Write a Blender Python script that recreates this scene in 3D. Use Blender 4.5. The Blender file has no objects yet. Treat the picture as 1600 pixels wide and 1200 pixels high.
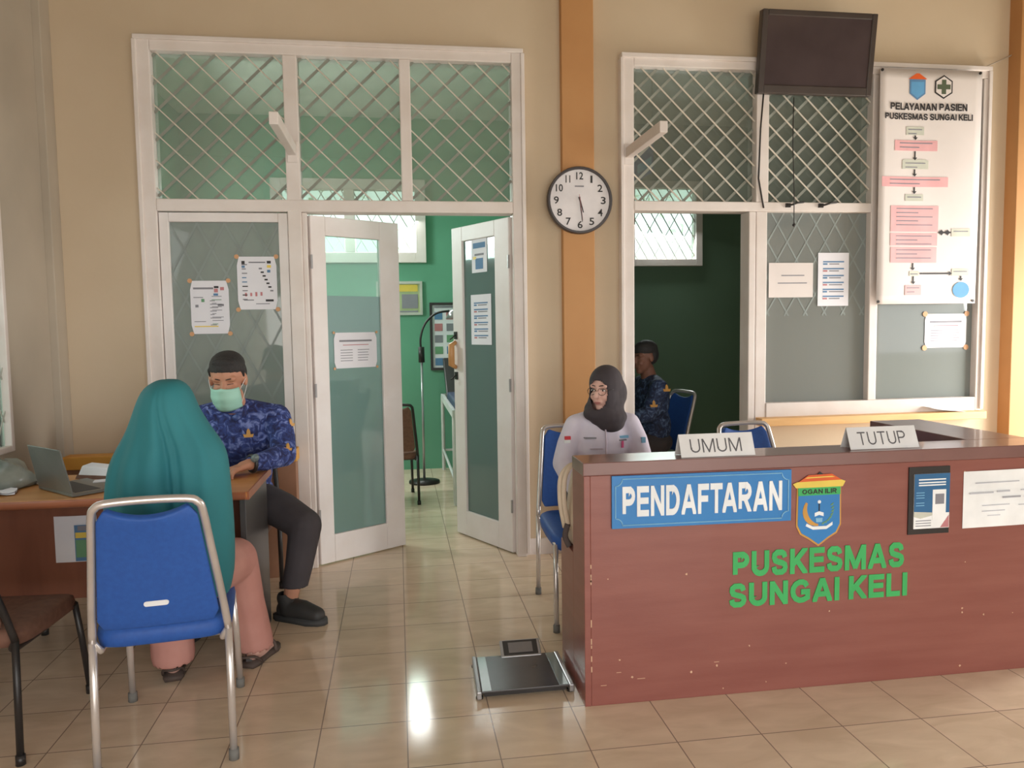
import bpy, bmesh, math, random
from mathutils import Vector as V, Matrix, Euler, noise
random.seed(4)
PI = math.pi
SC = bpy.context.scene
COL = SC.collection
# ------------------------------------------------------------------ camera
F_PX, YAW, PIT, ROL = 1201.27, 0.146902, 0.0732195, -0.0146642
CP = V((-0.052, -2.390, 1.402))
fw = V((math.sin(YAW)*math.cos(PIT), math.cos(YAW)*math.cos(PIT), -math.sin(PIT)))
r0 = V((math.cos(YAW), -math.sin(YAW), 0)); u0 = r0.cross(fw)
RR = r0*math.cos(ROL)+u0*math.sin(ROL); UU = -r0*math.sin(ROL)+u0*math.cos(ROL)
cd = bpy.data.cameras.new('camera'); cam = bpy.data.objects.new('camera', cd); COL.objects.link(cam)
m3 = Matrix((RR, UU, -fw)).transposed()
cam.matrix_world = Matrix.Translation(CP) @ m3.to_4x4()
cd.sensor_width = 36; cd.lens = F_PX/1600*36; cd.clip_start = 0.05; cd.clip_end = 200
SC.camera = cam
def P(px, py, Y):
    """point at real depth Y (metres into the room) measured from the photograph"""
    d = fw+RR*((px-800)/F_PX)-UU*((py-600)/F_PX)
    return CP+d*((Y-CP.y)/d.y)
# ------------------------------------------------------------------ world, lights, exposure
w = bpy.data.worlds.new('world'); SC.world = w; w.use_nodes = True
bg = w.node_tree.nodes['Background']; bg.inputs[0].default_value = (0.94, 0.985, 0.97, 1); bg.inputs[1].default_value = 2.3
SC.view_settings.view_transform = 'Standard'; SC.view_settings.look = 'None'
SC.view_settings.gamma = 1; SC.view_settings.use_curve_mapping = False
SC.view_settings.exposure = 0.2
def area(name, loc, aim, sx, sy, e, col=(1, 1, 1)):
    l = bpy.data.lights.new(name, 'AREA'); l.shape = 'RECTANGLE'; l.size = sx; l.size_y = sy; l.energy = e; l.color = col
    o = bpy.data.objects.new(name, l); COL.objects.link(o); o.location = loc
    o.rotation_euler = (V(aim)-V(loc)).to_track_quat('-Z', 'Y').to_euler(); return o
area('daylight_rear_opening', (0.5, -4.8, 1.05), (0.5, 1.5, 0.2), 5.5, 1.7, 88, (1, 0.97, 0.94))
area('daylight_right_doorway', (5.0, 1.28, 1.05), (2.2, 1.75, 0.4), 1.0, 1.7, 84, (1, 0.97, 0.92))
area('daylight_left_window', (-1.89, 1.0, 1.55), (0, 1.2, 0.9), 1.1, 1.3, 4, (0.93, 0.97, 1))
area('daylight_inner_window', (-0.45, 5.25, 2.4), (-0.3, 3.0, 0.6), 1.25, 0.6, 40, (0.95, 1, 0.98))
area('daylight_inner_side_window', (-1.98, 3.92, 2.42), (0.5, 4.2, 1.2), 0.6, 0.7, 40, (0.95, 1, 0.98))
area('daylight_records_window', (2.65, 5.25, 2.4), (2.5, 3.0, 0.8), 0.6, 0.7, 22, (0.95, 1, 0.98))
# ------------------------------------------------------------------ materials
def lin(c):
    return tuple(((x/255)/12.92 if x/255 <= 0.04045 else ((x/255+0.055)/1.055)**2.4) for x in c)+(1,)
MATS = {}
def mat(name, rgb, rough=0.6, metal=0.0, rgb2=None, scale=6.0, detail=4, bump=0.0, bscale=40, coat=0.0, spec=0.5, stretch=None, lo=0.35, hi=0.65):
    if name in MATS: return MATS[name]
    m = bpy.data.materials.new(name); m.use_nodes = True; nt = m.node_tree; b = nt.nodes['Principled BSDF']
    b.inputs['Roughness'].default_value = rough; b.inputs['Metallic'].default_value = metal
    b.inputs['Coat Weight'].default_value = coat; b.inputs['Specular IOR Level'].default_value = spec
    tc = nt.nodes.new('ShaderNodeTexCoord'); mp = nt.nodes.new('ShaderNodeMapping'); nt.links.new(tc.outputs['Object'], mp.inputs[0])
    if stretch: mp.inputs['Scale'].default_value = stretch
    if rgb2 is None: rgb2 = tuple(max(0, c*0.94-2) for c in rgb)
    n = nt.nodes.new('ShaderNodeTexNoise'); n.inputs['Scale'].default_value = scale; n.inputs['Detail'].default_value = detail
    nt.links.new(mp.outputs[0], n.inputs['Vector'])
    r = nt.nodes.new('ShaderNodeValToRGB'); r.color_ramp.elements[0].position = lo; r.color_ramp.elements[1].position = hi
    r.color_ramp.elements[0].color = lin(rgb2); r.color_ramp.elements[1].color = lin(rgb)
    nt.links.new(n.outputs['Fac'], r.inputs[0]); nt.links.new(r.outputs[0], b.inputs['Base Color'])
    if bump:
        n2 = nt.nodes.new('ShaderNodeTexNoise'); n2.inputs['Scale'].default_value = bscale; nt.links.new(mp.outputs[0], n2.inputs['Vector'])
        bp = nt.nodes.new('ShaderNodeBump'); bp.inputs['Strength'].default_value = bump; bp.inputs['Distance'].default_value = 0.01
        nt.links.new(n2.outputs['Fac'], bp.inputs['Height']); nt.links.new(bp.outputs[0], b.inputs['Normal'])
    MATS[name] = m; return m
def glass(name, tint, film=0.0, filmcol=(120, 135, 130), gloss=0.12):
    m = bpy.data.materials.new(name); m.use_nodes = True; nt = m.node_tree; nt.nodes.clear()
    out = nt.nodes.new('ShaderNodeOutputMaterial'); tr = nt.nodes.new('ShaderNodeBsdfTransparent'); tr.inputs[0].default_value = lin(tint)
    gl = nt.nodes.new('ShaderNodeBsdfGlossy'); gl.inputs['Roughness'].default_value = 0.04
    fr = nt.nodes.new('ShaderNodeFresnel'); fr.inputs[0].default_value = 1.5
    ma = nt.nodes.new('ShaderNodeMath'); ma.operation = 'MULTIPLY_ADD'; ma.inputs[1].default_value = 1.0; ma.inputs[2].default_value = gloss
    nt.links.new(fr.outputs[0], ma.inputs[0])
    base = tr
    if film > 0:
        df = nt.nodes.new('ShaderNodeBsdfDiffuse'); df.inputs[0].default_value = lin(filmcol)
        tl = nt.nodes.new('ShaderNodeBsdfTranslucent'); tl.inputs[0].default_value = lin(filmcol)
        mx0 = nt.nodes.new('ShaderNodeMixShader'); mx0.inputs[0].default_value = 0.35
        nt.links.new(df.outputs[0], mx0.inputs[1]); nt.links.new(tl.outputs[0], mx0.inputs[2])
        mx = nt.nodes.new('ShaderNodeMixShader'); mx.inputs[0].default_value = film
        nt.links.new(tr.outputs[0], mx.inputs[1]); nt.links.new(mx0.outputs[0], mx.inputs[2]); base = mx
    m2 = nt.nodes.new('ShaderNodeMixShader'); nt.links.new(ma.outputs[0], m2.inputs[0])
    nt.links.new(base.outputs[0], m2.inputs[1]); nt.links.new(gl.outputs[0], m2.inputs[2]); nt.links.new(m2.outputs[0], out.inputs[0])
    return m
def tile_mat():
    m = bpy.data.materials.new('floor_tiles'); m.use_nodes = True; nt = m.node_tree; b = nt.nodes['Principled BSDF']
    tc = nt.nodes.new('ShaderNodeTexCoord'); sp = nt.nodes.new('ShaderNodeSeparateXYZ'); nt.links.new(tc.outputs['Object'], sp.inputs[0])
    def grout(o):
        a = nt.nodes.new('ShaderNodeMath'); a.operation = 'DIVIDE'; a.inputs[1].default_value = 0.3; nt.links.new(o, a.inputs[0])
        f = nt.nodes.new('ShaderNodeMath'); f.operation = 'FRACT'; nt.links.new(a.outputs[0], f.inputs[0])
        s = nt.nodes.new('ShaderNodeMath'); s.operation = 'SUBTRACT'; s.inputs[1].default_value = 0.5; nt.links.new(f.outputs[0], s.inputs[0])
        ab = nt.nodes.new('ShaderNodeMath'); ab.operation = 'ABSOLUTE'; nt.links.new(s.outputs[0], ab.inputs[0])
        g = nt.nodes.new('ShaderNodeMath'); g.operation = 'GREATER_THAN'; g.inputs[1].default_value = 0.493; nt.links.new(ab.outputs[0], g.inputs[0])
        return g.outputs[0], a.outputs[0]
    gx, ax = grout(sp.outputs[0]); gy, ay = grout(sp.outputs[1])
    mx = nt.nodes.new('ShaderNodeMath'); mx.operation = 'MAXIMUM'; nt.links.new(gx, mx.inputs[0]); nt.links.new(gy, mx.inputs[1])
    fl = []
    for a in (ax, ay):
        f = nt.nodes.new('ShaderNodeMath'); f.operation = 'FLOOR'; nt.links.new(a, f.inputs[0]); fl.append(f.outputs[0])
    cb = nt.nodes.new('ShaderNodeCombineXYZ'); nt.links.new(fl[0], cb.inputs[0]); nt.links.new(fl[1], cb.inputs[1])
    wn = nt.nodes.new('ShaderNodeTexWhiteNoise'); nt.links.new(cb.outputs[0], wn.inputs['Vector'])
    ad = nt.nodes.new('ShaderNodeVectorMath'); ad.operation = 'MULTIPLY_ADD'; ad.inputs[1].default_value = (7, 7, 7)
    nt.links.new(wn.outputs['Color'], ad.inputs[0]); nt.links.new(tc.outputs['Object'], ad.inputs[2])
    mp = nt.nodes.new('ShaderNodeMapping'); mp.inputs['Rotation'].default_value = (0, 0, 0.6); mp.inputs['Scale'].default_value = (2, 5, 2)
    nt.links.new(ad.outputs[0], mp.inputs[0])
    n = nt.nodes.new('ShaderNodeTexNoise'); n.inputs['Scale'].default_value = 2.2; n.inputs['Detail'].default_value = 6; n.inputs['Distortion'].default_value = 0.8
    nt.links.new(mp.outputs[0], n.inputs['Vector'])
    r = nt.nodes.new('ShaderNodeValToRGB'); r.color_ramp.elements[0].position = 0.3; r.color_ramp.elements[1].position = 0.72
    r.color_ramp.elements[0].color = lin((216, 193, 166)); r.color_ramp.elements[1].color = lin((234, 212, 186))
    nt.links.new(n.outputs['Fac'], r.inputs[0])
    mc = nt.nodes.new('ShaderNodeMix'); mc.data_type = 'RGBA'; nt.links.new(mx.outputs[0], mc.inputs[0]); nt.links.new(r.outputs[0], mc.inputs[6])
    mc.inputs[7].default_value = lin((152, 132, 118)); nt.links.new(mc.outputs[2], b.inputs['Base Color'])
    b.inputs['Roughness'].default_value = 0.16; b.inputs['Specular IOR Level'].default_value = 0.5
    n2 = nt.nodes.new('ShaderNodeTexNoise'); n2.inputs['Scale'].default_value = 5; nt.links.new(tc.outputs['Object'], n2.inputs['Vector'])
    mr = nt.nodes.new('ShaderNodeMapRange'); mr.inputs['To Min'].default_value = 0.06; mr.inputs['To Max'].default_value = 0.15
    nt.links.new(n2.outputs['Fac'], mr.inputs[0]); nt.links.new(mr.outputs[0], b.inputs['Roughness'])
    return m
M = dict(
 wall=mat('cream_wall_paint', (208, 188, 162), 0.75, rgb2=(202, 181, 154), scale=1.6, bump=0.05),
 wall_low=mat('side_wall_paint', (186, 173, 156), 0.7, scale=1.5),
 orange=mat('orange_wall_paint', (192, 140, 88), 0.6, rgb2=(186, 133, 82), scale=3),
 white=mat('white_wood_paint', (228, 218, 213), 0.5, rgb2=(220, 208, 201), scale=5, bump=0.05),
 leafw=mat('door_white_paint', (232, 225, 223), 0.45, rgb2=(224, 215, 211), scale=4, bump=0.05),
 bar=mat('grille_white_paint', (214, 204, 190), 0.5),
 barb=mat('grille_grey_paint', (196, 197, 186), 0.6),
 strip=mat('dull_grille_strip', (150, 152, 142), 0.7), steep=mat('film_grey_grille', (142, 150, 147), 0.7),
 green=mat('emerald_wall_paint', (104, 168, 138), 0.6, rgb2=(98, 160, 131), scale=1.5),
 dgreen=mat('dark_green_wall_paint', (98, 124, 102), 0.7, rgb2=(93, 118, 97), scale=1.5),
 ceil=mat('ceiling_white', (225, 228, 220), 0.8),
 maroon=mat('maroon_wood', (142, 84, 74), 0.38, rgb2=(133, 75, 66), scale=2.2, stretch=(1, 1, 9), bump=0.04, coat=0.15),
 maroon_top=mat('maroon_top_laminate', (128, 92, 88), 0.28, rgb2=(118, 83, 79), scale=3, coat=0.3),
 darktop=mat('counter_inside_dark', (70, 56, 56), 0.4),
 chip=mat('bare_wood_chips', (214, 176, 146), 0.8),
 sill=mat('tan_sill_wood', (232, 186, 128), 0.5, rgb2=(222, 172, 112), scale=4, stretch=(1, 6, 6)),
 yellow=mat('orange_table_edge', (222, 162, 70), 0.5, rgb2=(208, 146, 60), scale=4),
 desk=mat('orange_desk_laminate', (208, 148, 88), 0.35, rgb2=(196, 134, 76), scale=3, stretch=(1, 8, 1), coat=0.2),
 deskedge=mat('desk_edge_band', (170, 104, 74), 0.35),
 deskfront=mat('desk_front_brown', (136, 82, 60), 0.5, rgb2=(126, 74, 54), scale=3, stretch=(6, 6, 1)),
 deskside=mat('desk_side_charcoal', (82, 78, 78), 0.35),
 brownp=mat('brown_panel', (158, 112, 84), 0.55),
 blue=mat('blue_chair_fabric', (40, 88, 168), 0.6, rgb2=(37, 82, 160), scale=60, bump=0.05, bscale=300),
 chrome=mat('chrome', (226, 218, 214), 0.25, 0.6),
 rubber=mat('grey_rubber', (120, 118, 114), 0.8),
 blackm=mat('black_metal', (52, 48, 47), 0.4, 0.3),
 brownf=mat('brown_chair_fabric', (120, 84, 68), 0.8, rgb2=(108, 74, 60), scale=40),
 white_plain=mat('white_plastic', (236, 234, 234), 0.5),
 paper=mat('white_paper', (232, 230, 236), 0.7, rgb2=(226, 224, 231), scale=4),
 paperw=mat('bright_paper', (250, 250, 250), 0.7),
 vinyl=mat('banner_vinyl', (226, 216, 212), 0.5, rgb2=(218, 208, 204), scale=2),
 tape=mat('brown_tape', (212, 158, 112), 0.5),
 ink=mat('black_ink', (46, 42, 44), 0.6),
 inkgrey=mat('grey_ink', (140, 138, 146), 0.7),
 inkblue=mat('blue_ink', (92, 132, 172), 0.7),
 inkred=mat('red_ink', (196, 128, 132), 0.7),
 inkgreen=mat('green_ink', (110, 158, 120), 0.7),
 pink=mat('pink_box_ink', (232, 174, 176), 0.7),
 palegrey=mat('pale_grey_box_ink', (204, 204, 190), 0.7),
 bluedot=mat('round_blue_ink', (96, 158, 204), 0.6),
 signblue=mat('sign_blue', (48, 128, 194), 0.4, rgb2=(45, 121, 187), scale=3),
 signwhite=mat('sign_white', (242, 244, 246), 0.4),
 lblue=mat('sign_border_blue', (130, 186, 222), 0.4),
 letter=mat('green_letter', (62, 178, 98), 0.5),
 red=mat('red_orange', (222, 96, 40), 0.5), gold=mat('gold_thread', (206, 152, 70), 0.5),
 yel=mat('yellow_ink', (236, 206, 90), 0.5),
 tv=mat('tv_black_plastic', (70, 60, 56), 0.35), screen=mat('tv_screen', (78, 66, 66), 0.12, coat=0.5),
 clockrim=mat('clock_rim', (66, 58, 58), 0.35), clockface=mat('clock_face', (232, 226, 228), 0.5),
 laptop=mat('grey_laptop_shell', (112, 112, 108), 0.35, 0.3), key=mat('laptop_keys', (60, 60, 62), 0.6),
 plastic=mat('grey_plastic_wrap', (140, 144, 136), 0.3, rgb2=(84, 92, 86), scale=7, bump=0.5, bscale=12),
 skin=mat('tan_skin', (196, 142, 116), 0.55, rgb2=(188, 132, 106), scale=14),
 skinf=mat('light_skin', (216, 172, 158), 0.5, rgb2=(208, 160, 146), scale=14),
 skind=mat('dark_skin', (128, 86, 70), 0.6),
 hair=mat('black_hair', (44, 40, 40), 0.7, bump=0.3, bscale=160),
 mask=mat('mint_mask', (172, 222, 206), 0.7, rgb2=(160, 212, 196), scale=3, stretch=(1, 1, 12)),
 teal=mat('teal_jersey_cloth', (44, 126, 134), 0.75, rgb2=(38, 114, 124), scale=3),
 pinkt=mat('dusty_pink_cloth', (198, 144, 134), 0.85, rgb2=(188, 132, 123), scale=5),
 trouser=mat('charcoal_trouser', (70, 64, 68), 0.85), shoe=mat('black_shoe', (50, 48, 47), 0.6), sole=mat('shoe_sole', (60, 60, 60), 0.7),
 sandal=mat('brown_sandal', (84, 70, 64), 0.7),
 hijab=mat('black_hijab_cloth', (66, 58, 62), 0.85, rgb2=(56, 50, 54), scale=5),
 shirt=mat('white_shirt_cloth', (222, 214, 228), 0.8, rgb2=(208, 200, 216), scale=5),
 bag=mat('beige_bag_canvas', (216, 198, 178), 0.8, rgb2=(206, 186, 164), scale=8),
 bagd=mat('bag_dark_lining', (88, 76, 74), 0.8),
 eye=mat('eye_dark', (42, 32, 30), 0.3), eyew=mat('eye_white', (232, 226, 224), 0.3), lip=mat('lips', (186, 112, 106), 0.5), brow=mat('eyebrow', (70, 52, 46), 0.8),
 watch=mat('black_watch', (50, 48, 48), 0.4), watchf=mat('watch_face', (120, 136, 140), 0.2),
 scaleg=mat('black_tempered_glass', (70, 66, 66), 0.2), silver=mat('silver_rail', (176, 174, 176), 0.3, 0.6), gstrip=mat('grey_green_strip', (140, 152, 150), 0.15, coat=0.5),
 lcd=mat('lcd_grey', (120, 116, 116), 0.2),
 matt=mat('blue_mattress', (62, 70, 100), 0.5), bedw=mat('white_bed_frame', (214, 216, 212), 0.4),
 leaf=mat('leaf_washed_out', (238, 246, 226), 0.7, rgb2=(214, 232, 196), scale=3), bark=mat('bark', (110, 96, 80), 0.9),  # leaf colour near white: washed-out backlight is put into the colour
 khaki=mat('brass_handle_wood', (204, 150, 96), 0.4),
)
def batik(name, a, b, c):
    m = bpy.data.materials.new(name); m.use_nodes = True; nt = m.node_tree; bs = nt.nodes['Principled BSDF']; bs.inputs['Roughness'].default_value = 0.8
    tc = nt.nodes.new('ShaderNodeTexCoord'); n = nt.nodes.new('ShaderNodeTexNoise'); n.inputs['Scale'].default_value = 28; n.inputs['Detail'].default_value = 5; n.inputs['Distortion'].default_value = 1.2
    nt.links.new(tc.outputs['Object'], n.inputs['Vector'])
    r = nt.nodes.new('ShaderNodeValToRGB'); e = r.color_ramp.elements; e[0].position = 0.36; e[0].color = lin(a); e[1].position = 0.66; e[1].color = lin(c)
    k = e.new(0.52); k.color = lin(b); nt.links.new(n.outputs['Fac'], r.inputs[0]); nt.links.new(r.outputs[0], bs.inputs['Base Color']); return m
M['batik'] = batik('blue_batik_cloth', (36, 40, 84), (52, 70, 136), (128, 144, 204))
M['batikd'] = batik('dark_batik_cloth', (28, 34, 56), (44, 58, 92), (92, 112, 146))
M['glass'] = glass('clear_pane', (234, 238, 234), 0.24, (186, 190, 180), 0.03)
M['film'] = glass('grey_film_pane', (186, 196, 192), 0.62, (176, 180, 177), 0.03)
M['filmg'] = glass('teal_film_pane', (172, 200, 194), 0.58, (160, 184, 182), 0.0)
M['gclear'] = glass('leaf_clear_pane', (226, 240, 234), 0.05, (190, 204, 196), 0.0)
M['lens'] = glass('spectacle_lens', (235, 238, 240), 0.0)
# ------------------------------------------------------------------ mesh building
def _arc(cx, cy, rx, ry, a0, a1, n=8): return [(cx+rx*math.cos(math.radians(a0+(a1-a0)*i/n)), cy+ry*math.sin(math.radians(a0+(a1-a0)*i/n))) for i in range(n+1)]
_Pb = [(0, 0), (0, 1), (.55, 1)]+_arc(.55, .735, .45, .265, 90, -90)+[(0, .47)]
GLY = {'A': (.84, [[(-.11, -.3), (.53, 1.2)], [(.47, 1.2), (1.11, -.3)], [(.2, .27), (.8, .27)]]), 'D': (.78, [[(0, 0), (0, 1), (.45, 1)]+_arc(.45, .5, .55, .5, 90, -90, 12)+[(0, 0)]]),
 'E': (.66, [[(1.5, 0), (0, 0), (0, 1), (1.5, 1)], [(0, .52), (1.15, .52)]]), 'F': (.62, [[(0, -.3), (0, 1), (1.5, 1)], [(0, .50), (1.1, .50)]]),
 'G': (.84, [[(.95, .76), (.84, .92), (.66, 1), (.45, 1), (.2, .9), (.04, .7), (0, .5), (.04, .3), (.2, .1), (.45, 0), (.7, .02), (1, .14), (1, .46), (.55, .46)]]), 'I': (.001, [[(0, -.3), (0, 1.3)]]),
 'K': (.78, [[(0, -.3), (0, 1.3)], [(0, .30), (1.2, 1.3)], [(.30, .60), (1.2, -.3)]]), 'L': (.58, [[(0, 1.3), (0, 0), (1.5, 0)]]), 'M': (.98, [[(0, -.3), (0, 1.3)], [(-.08, 1.3), (.52, -.05)], [(.48, -.05), (1.08, 1.3)], [(1, 1.3), (1, -.3)]]),
 'N': (.76, [[(0, -.3), (0, 1.3)], [(-.12, 1.2), (1.12, -.2)], [(1, 1.3), (1, -.3)]]), 'P': (.70, [_Pb]), 'R': (.76, [_Pb, [(.42, .52), (1.14, -.3)]]), 'O': (.84, [_arc(.5, .5, .5, .5, 0, 360, 20)]),
 'S': (.70, [[(.96, .74), (.88, .92), (.70, 1), (.5, 1), (.26, 1), (.06, .89), (.03, .74), (.12, .60), (.32, .54), (.5, .50), (.76, .45), (.95, .37), (1, .24), (.92, .09), (.72, 0), (.5, 0), (.25, 0), (.06, .10), (0, .28)]]),
 'T': (.70, [[(-.5, 1), (1.5, 1)], [(.5, 1), (.5, -.3)]]), 'U': (.76, [[(0, 1.3), (0, .34)]+_arc(.5, .34, .5, .34, 180, 360, 10)+[(1, 1.3)]]), 'Y': (.80, [[(-.04, 1.1), (.5, .42), (1.04, 1.1)], [(.5, .42), (.5, -.1)]])}
class MB:
    def __init__(s): s.v = []; s.f = []; s.m = []
    def add(s, vs, fs, mi=0):
        k = len(s.v); s.v += [V(x) for x in vs]; s.f += [tuple(i+k for i in f) for f in fs]; s.m += [mi]*len(fs); return s
    def box(s, a, b, mi=0):
        x0, y0, z0 = (min(a[i], b[i]) for i in range(3)); x1, y1, z1 = (max(a[i], b[i]) for i in range(3))
        return s.add([(x0,y0,z0),(x1,y0,z0),(x1,y1,z0),(x0,y1,z0),(x0,y0,z1),(x1,y0,z1),(x1,y1,z1),(x0,y1,z1)],
                     [(0,3,2,1),(4,5,6,7),(0,1,5,4),(1,2,6,5),(2,3,7,6),(3,0,4,7)], mi)
    def hexa(s, bottom, top, mi=0):
        return s.add(list(bottom)+list(top), [(0,3,2,1),(4,5,6,7),(0,1,5,4),(1,2,6,5),(2,3,7,6),(3,0,4,7)], mi)
    def tube(s, pts, r, n=10, mi=0, caps=True, closed=False):
        pts = [V(p) for p in pts]; rs = r if isinstance(r, (list, tuple)) else [r]*len(pts); k = len(s.v); N = len(pts); prev = None
        for i, p in enumerate(pts):
            if closed: t = pts[(i+1) % N]-pts[i-1]
            else: t = pts[min(i+1, N-1)]-pts[max(i-1, 0)]
            t.normalize()
            if prev is None: a = t.orthogonal().normalized()
            else:
                a = prev-t*prev.dot(t)
                a = a.normalized() if a.length > 1e-6 else t.orthogonal().normalized()
            prev = a; b = t.cross(a)
            for j in range(n):
                c = 2*PI*j/n; s.v.append(p+(a*math.cos(c)+b*math.sin(c))*rs[i])
        for i in range(N if closed else N-1):
            i2 = (i+1) % N
            for j in range(n):
                s.f.append((k+i*n+j, k+i*n+(j+1) % n, k+i2*n+(j+1) % n, k+i2*n+j)); s.m.append(mi)
        if caps and not closed:
            s.f.append(tuple(k+j for j in reversed(range(n)))); s.m.append(mi)
            s.f.append(tuple(k+(N-1)*n+j for j in range(n))); s.m.append(mi)
        return s
    def sph(s, c, r, mi=0, R=None, nu=16, nv=10):
        c = V(c); r = V(r) if isinstance(r, (tuple, list, V)) else V((r, r, r)); k = len(s.v); vs = [V((0, 0, r.z))]
        for i in range(1, nv):
            t = PI*i/nv
            for j in range(nu):
                a = 2*PI*j/nu; vs.append(V((r.x*math.sin(t)*math.cos(a), r.y*math.sin(t)*math.sin(a), r.z*math.cos(t))))
        vs.append(V((0, 0, -r.z)))
        fs = [(0, 1+j, 1+(j+1) % nu) for j in range(nu)]
        for i in range(nv-2):
            for j in range(nu): fs.append((1+i*nu+j, 1+(i+1)*nu+j, 1+(i+1)*nu+(j+1) % nu, 1+i*nu+(j+1) % nu))
        L = len(vs)-1; o = 1+(nv-2)*nu; fs += [(L, o+(j+1) % nu, o+j) for j in range(nu)]
        return s.add([c+((R @ x) if R else x) for x in vs], fs, mi)
    def cap(s, p0, p1, ra, rb, n=14):
        p0, p1 = V(p0), V(p1); s.sph(p0, ra, nu=n, nv=8); s.sph(p1, rb, nu=n, nv=8)
        return s.tube([p0, p1], [ra, rb], n)
    def chain(s, pts, rs):
        for i in range(len(pts)-1): s.cap(pts[i], pts[i+1], rs[i], rs[i+1])
        return s
    def prism(s, poly, y0, y1, mi=0):
        """outline in x,z extruded along y"""
        n = len(poly); return s.add([(x, y0, z) for x, z in poly]+[(x, y1, z) for x, z in poly],
                [tuple(range(n)), tuple(reversed(range(n, 2*n)))]+[(i, i+n, (i+1) % n+n, (i+1) % n) for i in range(n)], mi)
    def loft(s, rings, mi=0, cap0=True, cap1=True):
        k = len(s.v); n = len(rings[0])
        for r in rings: s.v += [V(x) for x in r]
        for i in range(len(rings)-1):
            for j in range(n): s.f.append((k+i*n+j, k+i*n+(j+1) % n, k+(i+1)*n+(j+1) % n, k+(i+1)*n+j)); s.m.append(mi)
        if cap0: s.f.append(tuple(k+j for j in reversed(range(n)))); s.m.append(mi)
        if cap1: s.f.append(tuple(k+(len(rings)-1)*n+j for j in range(n))); s.m.append(mi)
        return s
    def lathe(s, prof, c=(0,0,0), n=32, axis='y', mi=0):
        k = len(s.v); c = V(c)
        for r, h in prof:
            for j in range(n):
                a = 2*PI*j/n; s.v.append(c+(V((r*math.cos(a), h, r*math.sin(a))) if axis == 'y' else V((r*math.cos(a), r*math.sin(a), h))))
        for i in range(len(prof)-1):
            for j in range(n): s.f.append((k+i*n+j, k+i*n+(j+1) % n, k+(i+1)*n+(j+1) % n, k+(i+1)*n+j)); s.m.append(mi)
        return s
    def text(s, body, o, w, h, ex=V((1,0,0)), ey=V((0,0,1)), depth=0.002, bold=0.0, mi=0, spacing=1.0):
        c = bpy.data.curves.new('t', 'FONT'); c.body = body; c.extrude = 0.02; c.offset = bold; c.space_character = spacing; c.resolution_u = 3
        ob = bpy.data.objects.new('t', c); COL.objects.link(ob); bpy.context.view_layer.update()
        me = bpy.data.meshes.new_from_object(ob.evaluated_get(bpy.context.evaluated_depsgraph_get()))
        xs = [v.co.x for v in me.vertices]; ys = [v.co.y for v in me.vertices]; x0, x1, y0, y1 = min(xs), max(xs), min(ys), max(ys)
        ez = ex.cross(ey)
        vs = [V(o)+ex*((v.co.x-x0)/(x1-x0)*w)+ey*((v.co.y-y0)/(y1-y0)*h)+ez*((v.co.z+0.02)/0.04*depth) for v in me.vertices]
        s.add(vs, [tuple(p.vertices) for p in me.polygons], mi)
        bpy.data.objects.remove(ob); bpy.data.curves.remove(c); bpy.data.meshes.remove(me); return s
    def word(s, body, o, w, h, t=.2, ex=V((1,0,0)), ey=V((0,0,1)), depth=0.002, mi=0, gap=.12):
        """block capitals drawn with flat strokes of thickness t (in letter heights), fitted into w by h"""
        def clip(poly, xa, xb):
            for ax_, lim, sg in ((0, xa, 1), (0, xb, -1), (1, 0.0, 1), (1, 1.0, -1)):
                out = []
                for i in range(len(poly)):
                    p, q = poly[i-1], poly[i]; dp, dq_ = (p[ax_]-lim)*sg, (q[ax_]-lim)*sg
                    if (dp >= 0) != (dq_ >= 0): out.append(p+(q-p)*(dp/(dp-dq_)))
                    if dq_ >= 0: out.append(q)
                poly = out
                if not poly: break
            return poly
        cx = 0; quads = []; pv = ''
        for ch in body:
            if pv+ch in ('TA', 'AT', 'LA', 'AY', 'YA'): cx -= .12
            if pv+ch in ('FT', 'KE'): cx -= .03
            pv = ch
            if ch == ' ': cx += .34; continue
            gw, strokes = GLY[ch]; span = max(0, gw-t*.6)
            for st in strokes:
                pts = [V((cx+t/2+x*span, t/2+y*(1-t))) for x, y in st]; N = len(pts); Ls, Rs = [], []
                closed = (pts[0]-pts[-1]).length < 1e-5
                for i in range(N):
                    a = pts[i]-pts[i-1] if i > 0 else (pts[-1]-pts[-2] if closed else pts[1]-pts[0]); b = pts[i+1]-pts[i] if i < N-1 else (pts[1]-pts[0] if closed else a)
                    a = a.normalized(); b = b.normalized(); na = V((-a.y, a.x)); nb = V((-b.y, b.x)); m = (na+nb); m = m.normalized() if m.length > 1e-4 else na
                    k = t/2/max(.45, m.dot(na)); Ls.append(pts[i]+m*k); Rs.append(pts[i]-m*k)
                for i in range(N-1): quads.append(clip([Ls[i], Ls[i+1], Rs[i+1], Rs[i]], cx, cx+span+t))
            cx += span+t+gap
        tot = cx-gap; ez = ex.cross(ey)
        for qi, q in enumerate(quads):
            dq = depth*(1+.12*((qi*7) % 13)/13)
            if len(q) < 3: continue
            p = [V(o)+ex*(c.x/tot*w)+ey*(c.y*h) for c in q]; n = len(p)
            s.add(p+[x+ez*dq for x in p], [tuple(reversed(range(n))), tuple(range(n, 2*n))]+[(i, (i+1) % n, (i+1) % n+n, i+n) for i in range(n)], mi)
        return s
    def mesh(s, name, mats):
        me = bpy.data.meshes.new(name); me.from_pydata([tuple(x) for x in s.v], [], s.f)
        for m in mats: me.materials.append(m)
        me.polygons.foreach_set('material_index', s.m); me.update(); return me
WM = {}
def wm(o): return WM.get(o.name, Matrix())
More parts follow.
